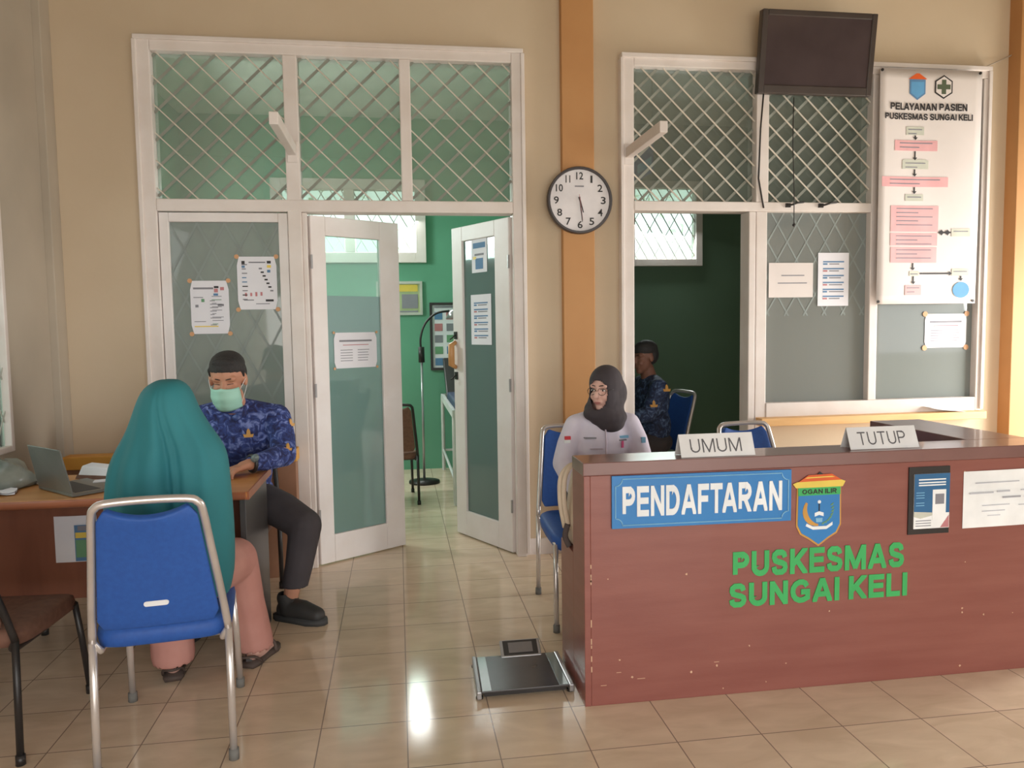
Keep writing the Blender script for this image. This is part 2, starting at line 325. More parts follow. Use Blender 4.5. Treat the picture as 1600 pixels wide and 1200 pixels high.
def empty(name, loc, rz=0.0):
    o = bpy.data.objects.new(name, None); COL.objects.link(o); o.empty_display_size = 0.1
    o.location = loc; o.rotation_euler = (0, 0, rz); WM[o.name] = Matrix.Translation(V(loc)) @ Matrix.Rotation(rz, 4, 'Z'); return o
def link(name, me, parent=None, smooth=False, origin=None):
    o = bpy.data.objects.new(name, me); COL.objects.link(o)
    if parent is not None:
        me.transform(wm(parent).inverted()); o.parent = parent; WM[o.name] = wm(parent)
    elif origin is not None:
        me.transform(Matrix.Translation(-V(origin))); o.location = origin; WM[o.name] = Matrix.Translation(V(origin))
    if smooth:
        me.polygons.foreach_set('use_smooth', [True]*len(me.polygons))
    return o
def build(mb, name, mats, parent=None, smooth=False, bevel=0, origin=None, label=None, fix=True, seg=2):
    if not isinstance(mats, (list, tuple)): mats = [mats]
    me = mb.mesh(name, mats)
    if fix:
        bm = bmesh.new(); bm.from_mesh(me); bmesh.ops.recalc_face_normals(bm, faces=bm.faces); bm.to_mesh(me); bm.free()
    o = link(name, me, parent, smooth, origin)
    if bevel:
        b = o.modifiers.new('bevel', 'BEVEL'); b.width = bevel; b.segments = seg; b.limit_method = 'ANGLE'; b.angle_limit = 0.6
    if label: o['label'] = label
    return o
def smoothby(o, ang=40):
    me = o.data; me.polygons.foreach_set('use_smooth', [True]*len(me.polygons))
    bm = bmesh.new(); bm.from_mesh(me)
    for e in bm.edges:
        if len(e.link_faces) == 2 and e.calc_face_angle(0) > math.radians(ang): e.smooth = False
    bm.to_mesh(me); bm.free(); return o
def tag(o, label, cat, group=None):
    o['label'] = label; o['category'] = cat
    if group: o['group'] = group
    return o
def struct(o): o['kind'] = 'structure'; return o
def blob(mb, name, mats, parent, voxel=0.006, sm=8, cut=None, solid=0, label=None, fac=0.5):
    """grow one continuous surface from overlapping primitives"""
    me = mb.mesh('tmp', []); ob = bpy.data.objects.new('tmp', me); COL.objects.link(ob)
    bm = bmesh.new(); bm.from_mesh(me); bmesh.ops.recalc_face_normals(bm, faces=bm.faces); bm.to_mesh(me); bm.free()
    r = ob.modifiers.new('r', 'REMESH'); r.mode = 'VOXEL'; r.voxel_size = voxel
    s = ob.modifiers.new('s', 'SMOOTH'); s.factor = fac; s.iterations = sm
    bpy.context.view_layer.update()
    out = bpy.data.meshes.new_from_object(ob.evaluated_get(bpy.context.evaluated_depsgraph_get()))
    bpy.data.objects.remove(ob); bpy.data.meshes.remove(me); out.name = name
    if cut or solid:
        bm = bmesh.new(); bm.from_mesh(out)
        if cut: bmesh.ops.delete(bm, geom=[f for f in bm.faces if cut(f.calc_center_median())], context='FACES')
        bm.to_mesh(out); bm.free()
    out.materials.clear()
    for m in (mats if isinstance(mats, (list, tuple)) else [mats]): out.materials.append(m)
    o = link(name, out, parent, True)
    if solid:
        k = o.modifiers.new('solid', 'SOLIDIFY'); k.thickness = solid; k.offset = -1
    if label: o['label'] = label
    return o
def copy_tree(o, parent=None):
    c = o.copy(); COL.objects.link(c)
    if parent: c.parent = parent
    for ch in [x for x in bpy.data.objects if x.parent == o]: copy_tree(ch, c)
    return c
def rotm(rz, rx=0.0, ry=0.0): return (Matrix.Rotation(rz, 3, 'Z') @ Matrix.Rotation(rx, 3, 'X') @ Matrix.Rotation(ry, 3, 'Y'))

# ================================================================== SETTING
WY = 2.22
struct(build(MB().box((-30, -30, -0.3), (30, 30, -0.2)), 'ground', mat('pale_ground', (176, 178, 160), 0.9)))
mb = MB().box((-2.4, -6.5, -0.19), (5.3, 5.5, 0)); struct(build(mb, 'floor', tile_mat())); o = bpy.data.objects['floor']
o.data.transform(Matrix.Translation((0.052, 0, 0))); o.location = (-0.052, 0, 0)   # grout grid starts where the photographed grid does
def wallbox(name, boxes, m, bevel=0):
    b = MB()
    for x in boxes: b.box(x[0], x[1])
    return struct(build(b, name, m, bevel=bevel))
T0, T1 = 2.22, 2.34
wallbox('wall_back', [((-2.06, T0, 0), (-1.42, T1, 3.9)), ((-1.42, T0, 3.01), (0.70, T1, 3.9)), ((-1.42, T0, 0), (-0.65, T1, 0.86)),
    ((0.70, T0, 0), (1.321, T1, 3.9)), ((1.321, T0, 3.01), (3.751, T1, 3.9)), ((2.245, T0, 0), (3.751, T1, 0.80)), ((3.751, T0, 0), (5.2, T1, 3.9))], M['wall'])
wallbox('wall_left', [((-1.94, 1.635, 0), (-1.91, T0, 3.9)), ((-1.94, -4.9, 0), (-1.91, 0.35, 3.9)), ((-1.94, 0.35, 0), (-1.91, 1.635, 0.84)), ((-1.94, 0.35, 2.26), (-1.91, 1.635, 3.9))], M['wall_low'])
wallbox('wall_right', [((5.2, 1.9, 0), (5.35, T1, 3.9)), ((5.2, -5, 2.7), (5.35, 1.9, 3.9)), ((5.2, -5, 0), (5.35, -1.2, 3.9))], M['wall'])
wallbox('wall_front', [((-2.06, -5.1, 2.9), (5.35, -4.95, 3.9)), ((-2.06, -5.1, 0), (-1.7, -4.95, 3.9)), ((1.6, -5.1, 0), (1.9, -4.95, 3.9))], M['wall'])
wallbox('ceiling', [((-2.06, -5.1, 3.9), (5.35, T1, 4.0))], mat('hall_ceiling_darkened', (150, 134, 112), 0.8))  # unseen ceiling, colour darkened to cut light bounced onto the upper wall
# pilasters painted orange
wallbox('trim_1', [((0.945, 2.17, 0), (1.140, T0+0.01, 3.9))], M['orange'], 0.004)
wallbox('trim_2', [((3.93, 2.12, 0), (4.25, T0+0.01, 3.9))], M['orange'], 0.004)
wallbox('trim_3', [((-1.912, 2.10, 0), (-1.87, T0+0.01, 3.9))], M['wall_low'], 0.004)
wallbox('baseboard_back', [((0.70, 2.208, 0), (0.945, 2.222, 0.10)), ((1.14, 2.208, 0), (1.321, 2.222, 0.10)), ((3.76, 2.208, 0), (3.93, 2.222, 0.10))], M['white'])
# rooms beyond
IC = 3.44
wallbox('wall_consulting_room', [((-2.12, 5.30, 0), (-1.16, 5.42, IC)), ((-1.16, 5.30, 0), (0.20, 5.42, 2.10)), ((-1.16, 5.30, 2.80), (0.20, 5.42, IC)), ((0.20, 5.30, 0), (1.16, 5.42, IC)),
   ((-2.12, T1, 0), (-2.02, 3.55, IC)), ((-2.12, 4.3, 0), (-2.02, 5.3, IC)), ((-2.12, 3.55, 0), (-2.02, 4.3, 2.0)), ((-2.12, 3.55, 2.85), (-2.02, 4.3, IC)), ((1.10, T1, 0), (1.16, 5.3, IC))], M['green'])
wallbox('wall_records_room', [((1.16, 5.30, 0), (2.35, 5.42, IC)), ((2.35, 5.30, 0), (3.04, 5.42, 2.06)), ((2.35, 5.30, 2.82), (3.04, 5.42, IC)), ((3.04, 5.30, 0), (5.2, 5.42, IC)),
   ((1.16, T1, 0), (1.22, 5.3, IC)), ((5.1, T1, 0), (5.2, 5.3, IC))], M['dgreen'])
wallbox('ceiling_inner', [((-2.12, T1, IC), (5.2, 5.42, IC+0.08))], M['ceil'])
wallbox('trim_4', [((-2.02, 5.285, 3.05), (1.10, 5.30, 3.08))], M['green'])

# ------------------------------------------------------------------ grille helper
def lattice(b, x0, x1, z0, z1, y, step, half, dirn, slope=1.0, thick=0.004, phase=0.0, mi=0):
    H = z1-z0
    run = H/slope; L = (x1-x0)+run; k = -run+phase
    while k < x1-x0:
        xa, za, xb, zb = k, z0, k+run, z1
        if xa < 0: za = z0+(-xa)*slope; xa = 0
        if xb > x1-x0: zb = z1-(xb-(x1-x0))*slope; xb = x1-x0
        if xb-xa > 0.01:
            if dirn > 0: A, B = V((x0+xa, y, za)), V((x0+xb, y, zb))
            else: A, B = V((x1-xa, y, za)), V((x1-xb, y, zb))
            d = (B-A).normalized(); n = V((-d.z, 0, d.x))*half; t = V((0, thick/2, 0))
            b.hexa([A-n-t, A+n-t, A+n+t, A-n+t], [B-n-t, B+n-t, B+n+t, B-n+t], mi)
        k += step
    return b
def frame_rect(b, x0, x1, z0, z1, wdt, y0, y1, mi=0):
    b.box((x0, y0, z0), (x0+wdt, y1, z1), mi); b.box((x1-wdt, y0, z0), (x1, y1, z1), mi)
    b.box((x0+wdt, y0, z0), (x1-wdt, y1, z0+wdt), mi); b.box((x0+wdt, y0, z1-wdt), (x1-wdt, y1, z1), mi); return b
# ------------------------------------------------------------------ left bay: window_1 (fixed window + transom over the door)
W1 = struct(empty('window_1', (-0.36, 2.22, 0)))
b = MB(); y0, y1 = 2.175, 2.30
b.box((-1.425, y0, 0.86), (-1.355, y1, 3.01)); b.box((-1.355, y0, 2.945), (0.645, y1, 3.01)); b.box((0.645, y0, 0), (0.703, y1, 3.01))
b.box((-0.652, y0, 0), (-0.575, y1, 2.945)); b.box((-0.575, y0+0.01, 0), (-0.548, y1, 2.075)); b.box((-0.005, y0, 2.145), (0.058, y1, 2.945))
b.box((-1.355, y0-0.002, 2.077), (0.645, y1-0.002, 2.145)); b.box((-1.355, y0, 0.80), (-0.652, y1, 0.862))
build(b, 'frame', M['white'], W1, bevel=0.005)
b = MB(); b.box((-1.437, 2.16, 3.0), (0.715, 2.222, 3.025)); b.box((-1.443, 2.16, 0.8), (-1.42, 2.222, 3.0)); b.box((0.70, 2.16, 0.02), (0.722, 2.222, 3.0)); build(b, 'architrave', M['white'], W1, bevel=0.004)
b = frame_rect(MB(), -1.352, -0.655, 0.865, 2.072, 0.052, 2.19, 2.235); build(b, 'sash', M['leafw'], W1, bevel=0.004)
b = MB().box((-1.30, 2.21, 0.917), (-0.707, 2.214, 2.02)); build(b, 'pane', M['film'], W1, label='grey filmed lower pane')
for (xa, xb) in ((-1.355, -0.652), (-0.575, -0.005), (0.058, 0.645)):
    build(MB().box((xa, 2.235, 2.145), (xb, 2.239, 2.945)), 'pane', M['glass'], W1)
    build(lattice(MB(), xa, xb, 2.145, 2.945, 2.205, 0.157, 0.0036, -1, 0.97, phase=0.05), 'grille', M['bar'], W1)
    build(lattice(MB(), xa, xb, 2.145, 2.945, 2.2225, 0.157, 0.008, 1, 0.97, 0.003, phase=0.02), 'grille', M['strip'], W1, label='dull grey grille strips crossing the white bars')
b = MB(); lattice(b, -1.30, -0.707, 0.917, 2.02, 2.2085, 0.15, 0.006, -1, 1.9, 0.0008); lattice(b, -1.30, -0.707, 0.917, 2.02, 2.2075, 0.15, 0.006, 1, 1.9, 0.0008); build(b, 'grille', M['steep'], W1, label='faint steep diamond grille on the lower pane')
# right bay: window_2
W2 = struct(empty('window_2', (2.5, 2.22, 0)))
b = MB()
b.box((1.321, y0, 0), (1.389, y1, 3.01)); b.box((1.389, y0, 2.955), (3.751, y1, 3.01)); b.box((3.722, y0, 0.80), (3.765, y1, 2.955))
b.box((2.172, y0, 2.158), (2.254, y1, 2.955)); b.box((2.128, y0, 0), (2.172, y1, 2.10)); b.box((2.178, y0+0.005, 0), (2.250, y1, 2.10)); b.box((2.949, y0, 0.90), (3.006, y1, 2.955))
b.box((1.389, y0-0.002, 2.10), (2.949, y1-0.002, 2.158)); b.box((2.250, y0, 0.80), (3.722, y1, 0.90))
build(b, 'frame', M['white'], W2, bevel=0.005)
b = MB().box((1.31, 2.16, 3.0), (3.77, 2.222, 3.028)); b.box((1.303, 2.16, 0.1), (1.324, 2.222, 3.0)); b.box((3.748, 2.16, 0.82), (3.772, 2.222, 3.0)); build(b, 'architrave', M['white'], W2, bevel=0.004)
for (xa, xb, sc) in ((1.389, 2.172, 0.140), (2.254, 2.949, 0.140)):
    build(MB().box((xa, 2.235, 2.158), (xb, 2.239, 2.955)), 'pane', M['glass'], W2)
    build(lattice(MB(), xa, xb, 2.158, 2.955, 2.205, sc, 0.0045, -1, 0.97, phase=0.03), 'grille', M['bar'], W2)
    build(lattice(MB(), xa, xb, 2.158, 2.955, 2.2225, sc, 0.008, 1, 0.97, 0.003, phase=0.02), 'grille', M['strip'], W2, label='dull grey grille strips crossing the white bars')
for (xa, xb) in ((2.254, 2.949), (3.006, 3.722)):
    build(MB().box((xa, 2.225, 0.90), (xb, 2.229, 2.10 if xa < 2.9 else 2.955)), 'pane', M['film'], W2, label='grey filmed pane')
b = MB(); lattice(b, 2.254, 2.949, 1.45, 2.10, 2.2240, 0.13, 0.005, -1, 1.7, 0.0006); lattice(b, 2.254, 2.949, 1.45, 2.10, 2.2233, 0.13, 0.005, 1, 1.7, 0.0006); build(b, 'grille', M['steep'], W2)
b = MB()
for x in (2.40, 2.62):
    b.tube([(x-0.03, 2.165, 2.135), (x, 2.15, 2.14), (x+0.03, 2.145, 2.15), (x+0.075, 2.15, 2.155)], 0.006, 8); b.box((x-0.035, 2.16, 2.125), (x-0.005, 2.176, 2.15))
build(b, 'latch', M['blackm'], W2, label='dark window latches')
a = P(1190, 653, 2.10); c = P(1542, 641, 2.10)
b = MB().box((a.x, 2.10, a.z), (c.x, 2.225, c.z+0.0)); o = MB().box((a.x, 2.10, 0.762), (c.x, 2.22, 0.812)); struct(build(o, 'trim_5', M['sill'], bevel=0.004))
# window_3: window in the left wall of the hall, white frame and diamond bars
W3 = struct(empty('window_3', (-1.98, 1.0, 1.56)))
b = MB()
for (ya, yb, za, zb) in ((0.35, 0.40, 0.86, 2.26), (1.605, 1.635, 0.84, 2.26), (0.40, 1.605, 0.84, 0.87), (0.40, 1.605, 2.23, 2.26), (0.96, 1.0, 0.91, 2.21)):
    b.box((-1.94, ya, za), (-1.902, yb, zb))
build(b, 'frame', M['white'], W3, bevel=0.004)
build(MB().box((-1.938, 0.40, 0.87), (-1.935, 1.605, 2.23)), 'pane', M['gclear'], W3)
g = MB(); lattice(g, 0.40, 1.605, 0.87, 2.23, 0, 0.13, 0.004, -1, 1.6, 0.004); lattice(g, 0.40, 1.605, 0.87, 2.23, 0.006, 0.13, 0.004, 1, 1.6, 0.004)
g.v = [V((-1.93+p.y*.8, p.x, p.z)) for p in g.v]; build(g, 'grille', M['barb'], W3)
# windows of the rooms beyond
def backwin(name, x0, x1, z0, z1, n, fr=0.05):
    W = struct(empty(name, ((x0+x1)/2, 5.3, (z0+z1)/2)))
    b = frame_rect(MB(), x0-0.05, x1+0.05, z0-0.05, z1+0.05, fr+0.05, 5.25, 5.36)
    wd = (x1-x0-2*fr)/n
    for i in range(1, n): b.box((x0+fr+i*wd-0.05, 5.252, z0+0.051), (x0+fr+i*wd+0.05, 5.358, z1-0.051))
    build(b, 'frame', M['white'], W, bevel=0.004)
    build(MB().box((x0, 5.32, z0), (x1, 5.324, z1)), 'pane', M['gclear'], W)
    g = MB()
    lattice(g, x0+fr, x1-fr, z0, z1, 5.29, 0.105, 0.005, -1, 1.7, 0.004); lattice(g, x0+fr, x1-fr, z0, z1, 5.30, 0.21, 0.0035, 1, 1.7, 0.004)
    build(g, 'grille', M['barb'], W)
backwin('window_4', -1.16, 0.20, 2.10, 2.80, 2)
backwin('window_5', 2.35, 3.04, 2.06, 2.82, 1, 0.02)
W6 = struct(empty('window_6', (-2.25, 3.92, 2.42)))
b = MB()
for (ya, yb, za, zb) in ((3.55, 3.60, 2.0, 2.85), (4.25, 4.30, 2.0, 2.85), (3.60, 4.25, 2.0, 2.05), (3.60, 4.25, 2.80, 2.85)): b.box((-2.11, ya, za), (-2.00, yb, zb))
build(b, 'frame', M['white'], W6); build(MB().box((-2.07, 3.6, 2.05), (-2.066, 4.25, 2.8)), 'pane', M['gclear'], W6)

# ------------------------------------------------------------------ door leaves
def leaf_door(name, hinge, free, g0, g1, gz0, gz1, split, handle=False):
    H, Fp = V(hinge), V(free); d = (Fp-H).normalized(); L = (Fp-H).length; n = V((-d.y, d.x, 0))
    if n.y > 0: n = -n
    D = struct(empty(name, (hinge[0], hinge[1], 0)))
    def pt(s, z, o): return V((H.x, H.y, 0))+d*s+V((0, 0, z))+n*o
    def lb(b, s0, s1, z0, z1, o0=-0.018, o1=0.018, mi=0):
        return b.hexa([pt(s0, z0, o0), pt(s1, z0, o0), pt(s1, z0, o1), pt(s0, z0, o1)], [pt(s0, z1, o0), pt(s1, z1, o0), pt(s1, z1, o1), pt(s0, z1, o1)], mi)
    b = MB(); Z0, Z1 = 0.008, 2.066
    lb(b, 0, g0, Z0, Z1); lb(b, g1, L, Z0, Z1); lb(b, g0, g1, Z0, gz0); lb(b, g0, g1, gz1, Z1)
    build(b, 'leaf_frame', M['leafw'], D, bevel=0.004)
    if split: build(lb(MB(), g0, g1, split, gz1, -0.002, 0.002), 'pane', M['gclear'], D)
    build(lb(MB(), g0, g1, gz0, split or gz1, -0.002, 0.002), 'pane', M['filmg'], D, label='teal frosted pane')
    return D, pt, lb, L
D1, p1, lb1, L1 = leaf_door('door_1', (-0.543, 2.235, 0), (-0.04, 2.575, 0), 0.095, 0.468, 0.175, 1.955, 1.606)
D2, p2, lb2, L2 = leaf_door('door_2', (0.640, 2.25, 0), (0.338, 2.817, 0), 0.150, 0.520, 0.175, 1.970, None)
b = MB(); s = L2-0.03
b.tube([p2(s, 1.14, 0.02), p2(s, 1.16, 0.055), p2(s, 1.29, 0.055), p2(s, 1.31, 0.02)], [0.014, 0.022, 0.022, 0.014], 10)
build(b, 'door_handle', M['khaki'], D2, True, label='tan wooden pull handle')
b = MB()
for z in (1.09, 1.36): lb2(b, s-0.02, s+0.015, z-0.03, z+0.02, 0.018, 0.024); b.tube([p2(s, z, 0.024), p2(s-0.01, z-0.02, 0.05), p2(s+0.02, z-0.03, 0.05)], 0.005, 6)
build(b, 'latch', M['blackm'], D2)
for D, pt, hs in ((D1, p1, 0), (D2, p2, 0)):
    b = MB()
    for z in (0.3, 1.05, 1.8): b.tube([pt(0, z-0.04, 0.02), pt(0, z+0.04, 0.02)], 0.007, 8)
    build(b, 'hinge', M['silver'], D)

# ------------------------------------------------------------------ paper sheets with drawn marks
def sheet(name, mapf, w, h, label, cat='poster', marks=None, tape=None, base=None, group=None, thick=0.0015, curl=0.0, tsize=0.022):
    """mapf(x, z, off) -> world point; x 0..w, z 0..h from the sheet's lower left"""
    R = empty(name, mapf(w/2, h/2, 0)); tag(R, label, cat, group)
    b = MB(); n = 6; c = 0.012
    vs = []
    for i in range(n+1):
        for j in range(n+1):
            x = w*i/n; z = h*j/n; off = thick+curl*math.sin(i/n*PI)*0.5*(1+math.sin(j*1.3))
            if tape and i in (0, n) and j in (0, n): x += c if i == 0 else -c
            vs.append(mapf(x, z, off))
    fs = [(i*(n+1)+j, (i+1)*(n+1)+j, (i+1)*(n+1)+j+1, i*(n+1)+j+1) for i in range(n) for j in range(n)]
    o = build(b.add(vs, fs), 'sheet', base or M['paper'], R, fix=False)
    k = o.modifiers.new('s', 'SOLIDIFY'); k.thickness = 0.0006
    if marks:
        mats, lst = marks; b = MB()
        for (x0, z0, x1, z1, mi) in lst:
            e = thick+0.0012+0.0001*mi+curl
            q = [mapf(x0*w, z0*h, e), mapf(x1*w, z0*h, e), mapf(x1*w, z1*h, e), mapf(x0*w, z1*h, e)]
            q2 = [mapf(x0*w, z0*h, e-0.0006), mapf(x1*w, z0*h, e-0.0006), mapf(x1*w, z1*h, e-0.0006), mapf(x0*w, z1*h, e-0.0006)]
            b.hexa(q2, q, mi)
        build(b, 'print', mats, R)
    if tape:
        for (x, z) in ((0, 0), (w, 0), (0, h), (w, h)):
            b = MB(); t = tsize; pts = [mapf(x+math.cos(a)*t*0.62, z+math.sin(a)*t*0.62, thick+0.002) for a in [2*PI*i/7+0.3 for i in range(7)]]
            pp = [mapf(x+math.cos(a)*t*0.62, z+math.sin(a)*t*0.62, thick+0.001) for a in [2*PI*i/7+0.3 for i in range(7)]]
            b.loft([pp, pts]); build(b, 'tape', M['tape'], R)
    return R
def wallmap(x0, z0, y, skew=0.0): return lambda x, z, o: V((x0+x, y-o, z0+z+skew*x))
INKS = [M['inkgrey'], M['inkblue'], M['inkred'], M['ink'], M['inkgreen'], M['yel']]
def rnd(seed, kind):
    r = random.Random(seed); L = []
    if kind == 'a':     # title, text columns, small figures
        L += [(0.08, 0.84, 0.6, 0.875, 0), (0.62, 0.86, 0.74, 0.9, 3), (0.62, 0.78, 0.72, 0.85, 2), (0.78, 0.82, 0.88, 0.88, 2), (0.6, 0.72, 0.72, 0.76, 1)]
        for i in range(9): z = 0.68-i*0.065; x = r.choice((0.08, 0.5)); L.append((x, z, x+r.uniform(.1, .36), z+0.014, 0)); L.append((0.55, z+0.02, 0.55+r.uniform(.1, .3), z+0.032, r.choice((0, 0, 2, 4))))
        L += [(0.08, 0.13, 0.7, 0.15, 5), (0.28, 0.60, 0.36, 0.66, 4), (0.7, 0.52, 0.86, 0.56, 0), (0.12, 0.5, 0.2, 0.55, 0)]
    if kind == 'b':     # left column of marks, diagonal figures
        for i in range(9): L.append((0.12, 0.84-i*0.082, 0.22+r.uniform(0, .04), 0.86-i*0.082, r.choice((0, 1, 0, 3))))
        L += [(0.12, 0.86, 0.2, 0.92, 3), (0.12, 0.79, 0.2, 0.83, 1), (0.3, 0.88, 0.72, 0.905, 0), (0.76, 0.87, 0.86, 0.92, 3), (0.76, 0.79, 0.86, 0.84, 5), (0.76, 0.7, 0.84, 0.75, 1)]
        for i in range(7): x = 0.55+0.045*i; z = 0.76-0.07*i; L.append((x, z, x+0.08, z+0.03, r.choice((0, 3, 0))))
        for i in range(4): L.append((0.18+i*0.13, 0.24+r.uniform(0, .06), 0.23+i*0.13, 0.31+r.uniform(0, .04), 2))
        L += [(0.15, 0.17, 0.4, 0.19, 0), (0.7, 0.15, 0.9, 0.19, 3), (0.45, 0.1, 0.8, 0.115, 0)]
    if kind == 'c':     # rows in blue
        for i in range(6):
            z = 0.82-i*0.13; L.append((0.16, z, 0.84, z+0.025, 1)); L.append((0.16, z-0.045, 0.3, z-0.015, 2 if i % 2 else 1)); L.append((0.36, z-0.04, 0.84-r.uniform(0, .2), z-0.02, 0))
    if kind == 'd':     # short notice
        L += [(0.12, 0.74, 0.88, 0.79, 0), (0.2, 0.64, 0.8, 0.66, 2)]
        for i in range(5): z = 0.5-i*0.075; L += [(0.14, z, 0.42, z+0.018, 0), (0.54, z, 0.84-r.uniform(0, .1), z+0.018, 0)]
    if kind == 'e':
        L += [(0.28, 0.62, 0.8, 0.65, 0), (0.2, 0.4, 0.86, 0.43, 0)]
    return (INKS, L)
PY = 2.186
sheet('poster', wallmap(-1.204, 1.392, 2.205), 0.209, 0.30, 'white printed sheet taped low on the filmed window left of the door', marks=rnd(1, 'a'), tape=1, group=None)
sheet('poster', wallmap(-0.945, 1.527, 2.205), 0.218, 0.30, 'white sheet with diagonal figures taped higher on the left window, beside the door jamb', marks=rnd(2, 'b'), tape=1)
def dmap(pt, s0, z0, w=0, flip=False):
    return (lambda x, z, o: pt(s0-x if flip else s0+x, z0+z, 0.004+o))
sheet('notice_sheet', dmap(p1, 0.137, 1.172), 0.297, 0.215, 'landscape white notice taped to the frosted glass of the left door leaf', 'notice', rnd(3, 'd'), tape=1, tsize=0.014)
sheet('poster', dmap(p2, 0.440, 1.295, 0, True), 0.230, 0.322, 'tall white poster with blue rows on the glass of the right door leaf', marks=rnd(4, 'c'))
sheet('sticker_sheet', dmap(p2, 0.420, 1.757, 0, True), 0.172, 0.215, 'small white and blue sticker at the top of the right door leaf', 'sticker', (INKS, [(0.1, .72, .9, .88, 1), (.2, .5, .8, .56, 0), (.25, .1, .75, .42, 1), (.1, .4, .3, .48, 5)]))
sheet('notice_sheet', wallmap(2.283, 1.568, 2.220), 0.300, 0.218, 'plain landscape white notice on the window under the television', 'notice', rnd(5, 'e'), base=M['vinyl'])
sheet('poster', wallmap(2.617, 1.511, 2.220), 0.212, 0.338, 'portrait white poster with blue rows right of the plain notice on the window', marks=rnd(6, 'c'))
sheet('notice_sheet', wallmap(3.378, 1.229, 2.222), 0.302, 0.222, 'landscape white notice taped to the glass below the hanging banner', 'notice', rnd(7, 'd'), tape=1, tsize=0.03)

# ------------------------------------------------------------------ patient flow banner
BY = 2.125
kf = (BY-CP.y)/(WY-CP.y)
def BP(x, z, o=0.0):      # wall-plane coordinates brought to the banner's own distance
    wv = 0.006*math.sin(x*9+z*1.3)
    return V((CP.x+(x-CP.x)*kf, BY-o+wv, CP.z+(z-CP.z)*kf))
BN = empty('hanging_banner', BP(3.38, 3.0)); tag(BN, 'tall white vinyl banner with a pink flow chart hanging right of the television', 'banner')
b = MB(); nx, nz = 14, 24; vs = []
for i in range(nx+1):
    for j in range(nz+1):
        u = i/nx; v = j/nz; x = 3.022+u*(0.722-0.012*(1-v)); z = 1.518+v*1.495; vs.append(BP(x, z))
b.add(vs, [(i*(nz+1)+j, (i+1)*(nz+1)+j, (i+1)*(nz+1)+j+1, i*(nz+1)+j+1) for i in range(nx) for j in range(nz)])
o = build(b, 'sheet', M['vinyl'], BN, smooth=True, fix=False); k = o.modifiers.new('s', 'SOLIDIFY'); k.thickness = 0.001
def bbox(b, x0, z0, x1, z1, mi=0, e=0.003):
    n = max(1, int((x1-x0)/0.06))
    for i in range(n):
        xa = x0+(x1-x0)*i/n; xb = x0+(x1-x0)*(i+1)/n
        b.hexa([BP(xa, z0, e-.0015), BP(xb, z0, e-.0015), BP(xb, z1, e-.0015), BP(xa, z1, e-.0015)], [BP(xa, z0, e), BP(xb, z0, e), BP(xb, z1, e), BP(xa, z1, e)], mi)
b = MB()
bbox(b, 3.20, 2.40, 3.36, 2.446, 1); bbox(b, 3.16, 2.60, 3.0, 2.61, 1) if 0 else None
for (x0, z0, x1, z1, mi) in ((3.215, 2.60, 3.34, 2.652, 1), (3.134, 2.500, 3.435, 2.566, 0), (3.19, 2.385, 3.376, 2.44, 1), (3.045, 2.272, 3.515, 2.335, 0), (3.215, 2.182, 3.345, 2.224, 1),
        (3.112, 1.985, 3.456, 2.150, 0), (3.112, 1.895, 3.452, 1.975, 0), (3.115, 1.785, 3.45, 1.885, 0), (3.255, 1.70, 3.325, 1.73, 1), (3.225, 1.575, 3.345, 1.64, 0), (3.55, 1.955, 3.68, 2.005, 1), (3.56, 1.70, 3.68, 1.745, 1)):
    bbox(b, x0, z0, x1, z1, mi, 0.003)
    for i in range(1+int((z1-z0)/0.035)):
        z = z1-0.018-i*0.026
        if z > z0+0.006: bbox(b, x0+(x1-x0)*0.12, z-0.003, x1-(x1-x0)*(0.12+0.3*(i % 2)), z+0.003, 2, 0.0045)
for (x, za, zb) in ((3.28, 2.598, 2.568), (3.28, 2.498, 2.44), (3.28, 2.383, 2.337), (3.28, 2.27, 2.226), (3.28, 1.783, 1.735), (3.285, 1.698, 1.645), (3.625, 1.698, 1.665)):
    bbox(b, x-0.004, zb+0.012, x+0.004, za, 3, 0.004); b.add([BP(x-0.016, zb+0.018, 0.004), BP(x+0.016, zb+0.018, 0.004), BP(x, zb, 0.004)], [(0, 1, 2)], 3)
bbox(b, 3.335, 1.71, 3.545, 1.72, 3, 0.004); b.add([BP(3.54, 1.70, 0.004), BP(3.54, 1.73, 0.004), BP(3.562, 1.715, 0.004)], [(0, 1, 2)], 3)
bbox(b, 3.46, 1.975, 3.545, 1.986, 3, 0.004)
for x in (3.458, 3.50): b.add([BP(x, 1.98, 0.0042), BP(x+0.025, 1.96, 0.0042), BP(x+0.025, 2.0, 0.0042)], [(0, 1, 2)], 3); b.add([BP(x+0.04, 1.98, 0.0042), BP(x+0.02, 1.96, 0.0042), BP(x+0.02, 2.0, 0.0042)], [(0, 1, 2)], 3)
build(b, 'flow_chart', [M['pink'], M['palegrey'], M['inkgrey'], M['ink']], BN)
b = MB(); c0 = (3.628, 1.607); b.add([BP(c0[0]+0.058*math.cos(a*PI/12), c0[1]+0.052*math.sin(a*PI/12), 0.004) for a in range(24)], [tuple(range(24))]); build(b, 'round_mark', M['bluedot'], BN)
b = MB()
def btext(b, s, x0, z0, w, h, bold, e=0.004, mi=0):
    k = len(b.v); b.word(s, (0, 0, 0), w, h, .2, depth=0.0015, mi=mi)
    for i in range(k, len(b.v)):
        p = b.v[i]; b.v[i] = BP(x0+p.x, z0+p.z, e+(-p.y))
btext(b, 'PELAYANAN PASIEN', 3.098, 2.755, 0.535, 0.045, 0.018); btext(b, 'PUSKESMAS SUNGAI KELI', 3.060, 2.695, 0.615, 0.04, 0.018)
build(b, 'lettering', M['ink'], BN)
b = MB()   # emblems
def bpoly(b, pts, mi, e): b.add([BP(x, z, e) for x, z in pts], [tuple(range(len(pts)))], mi)
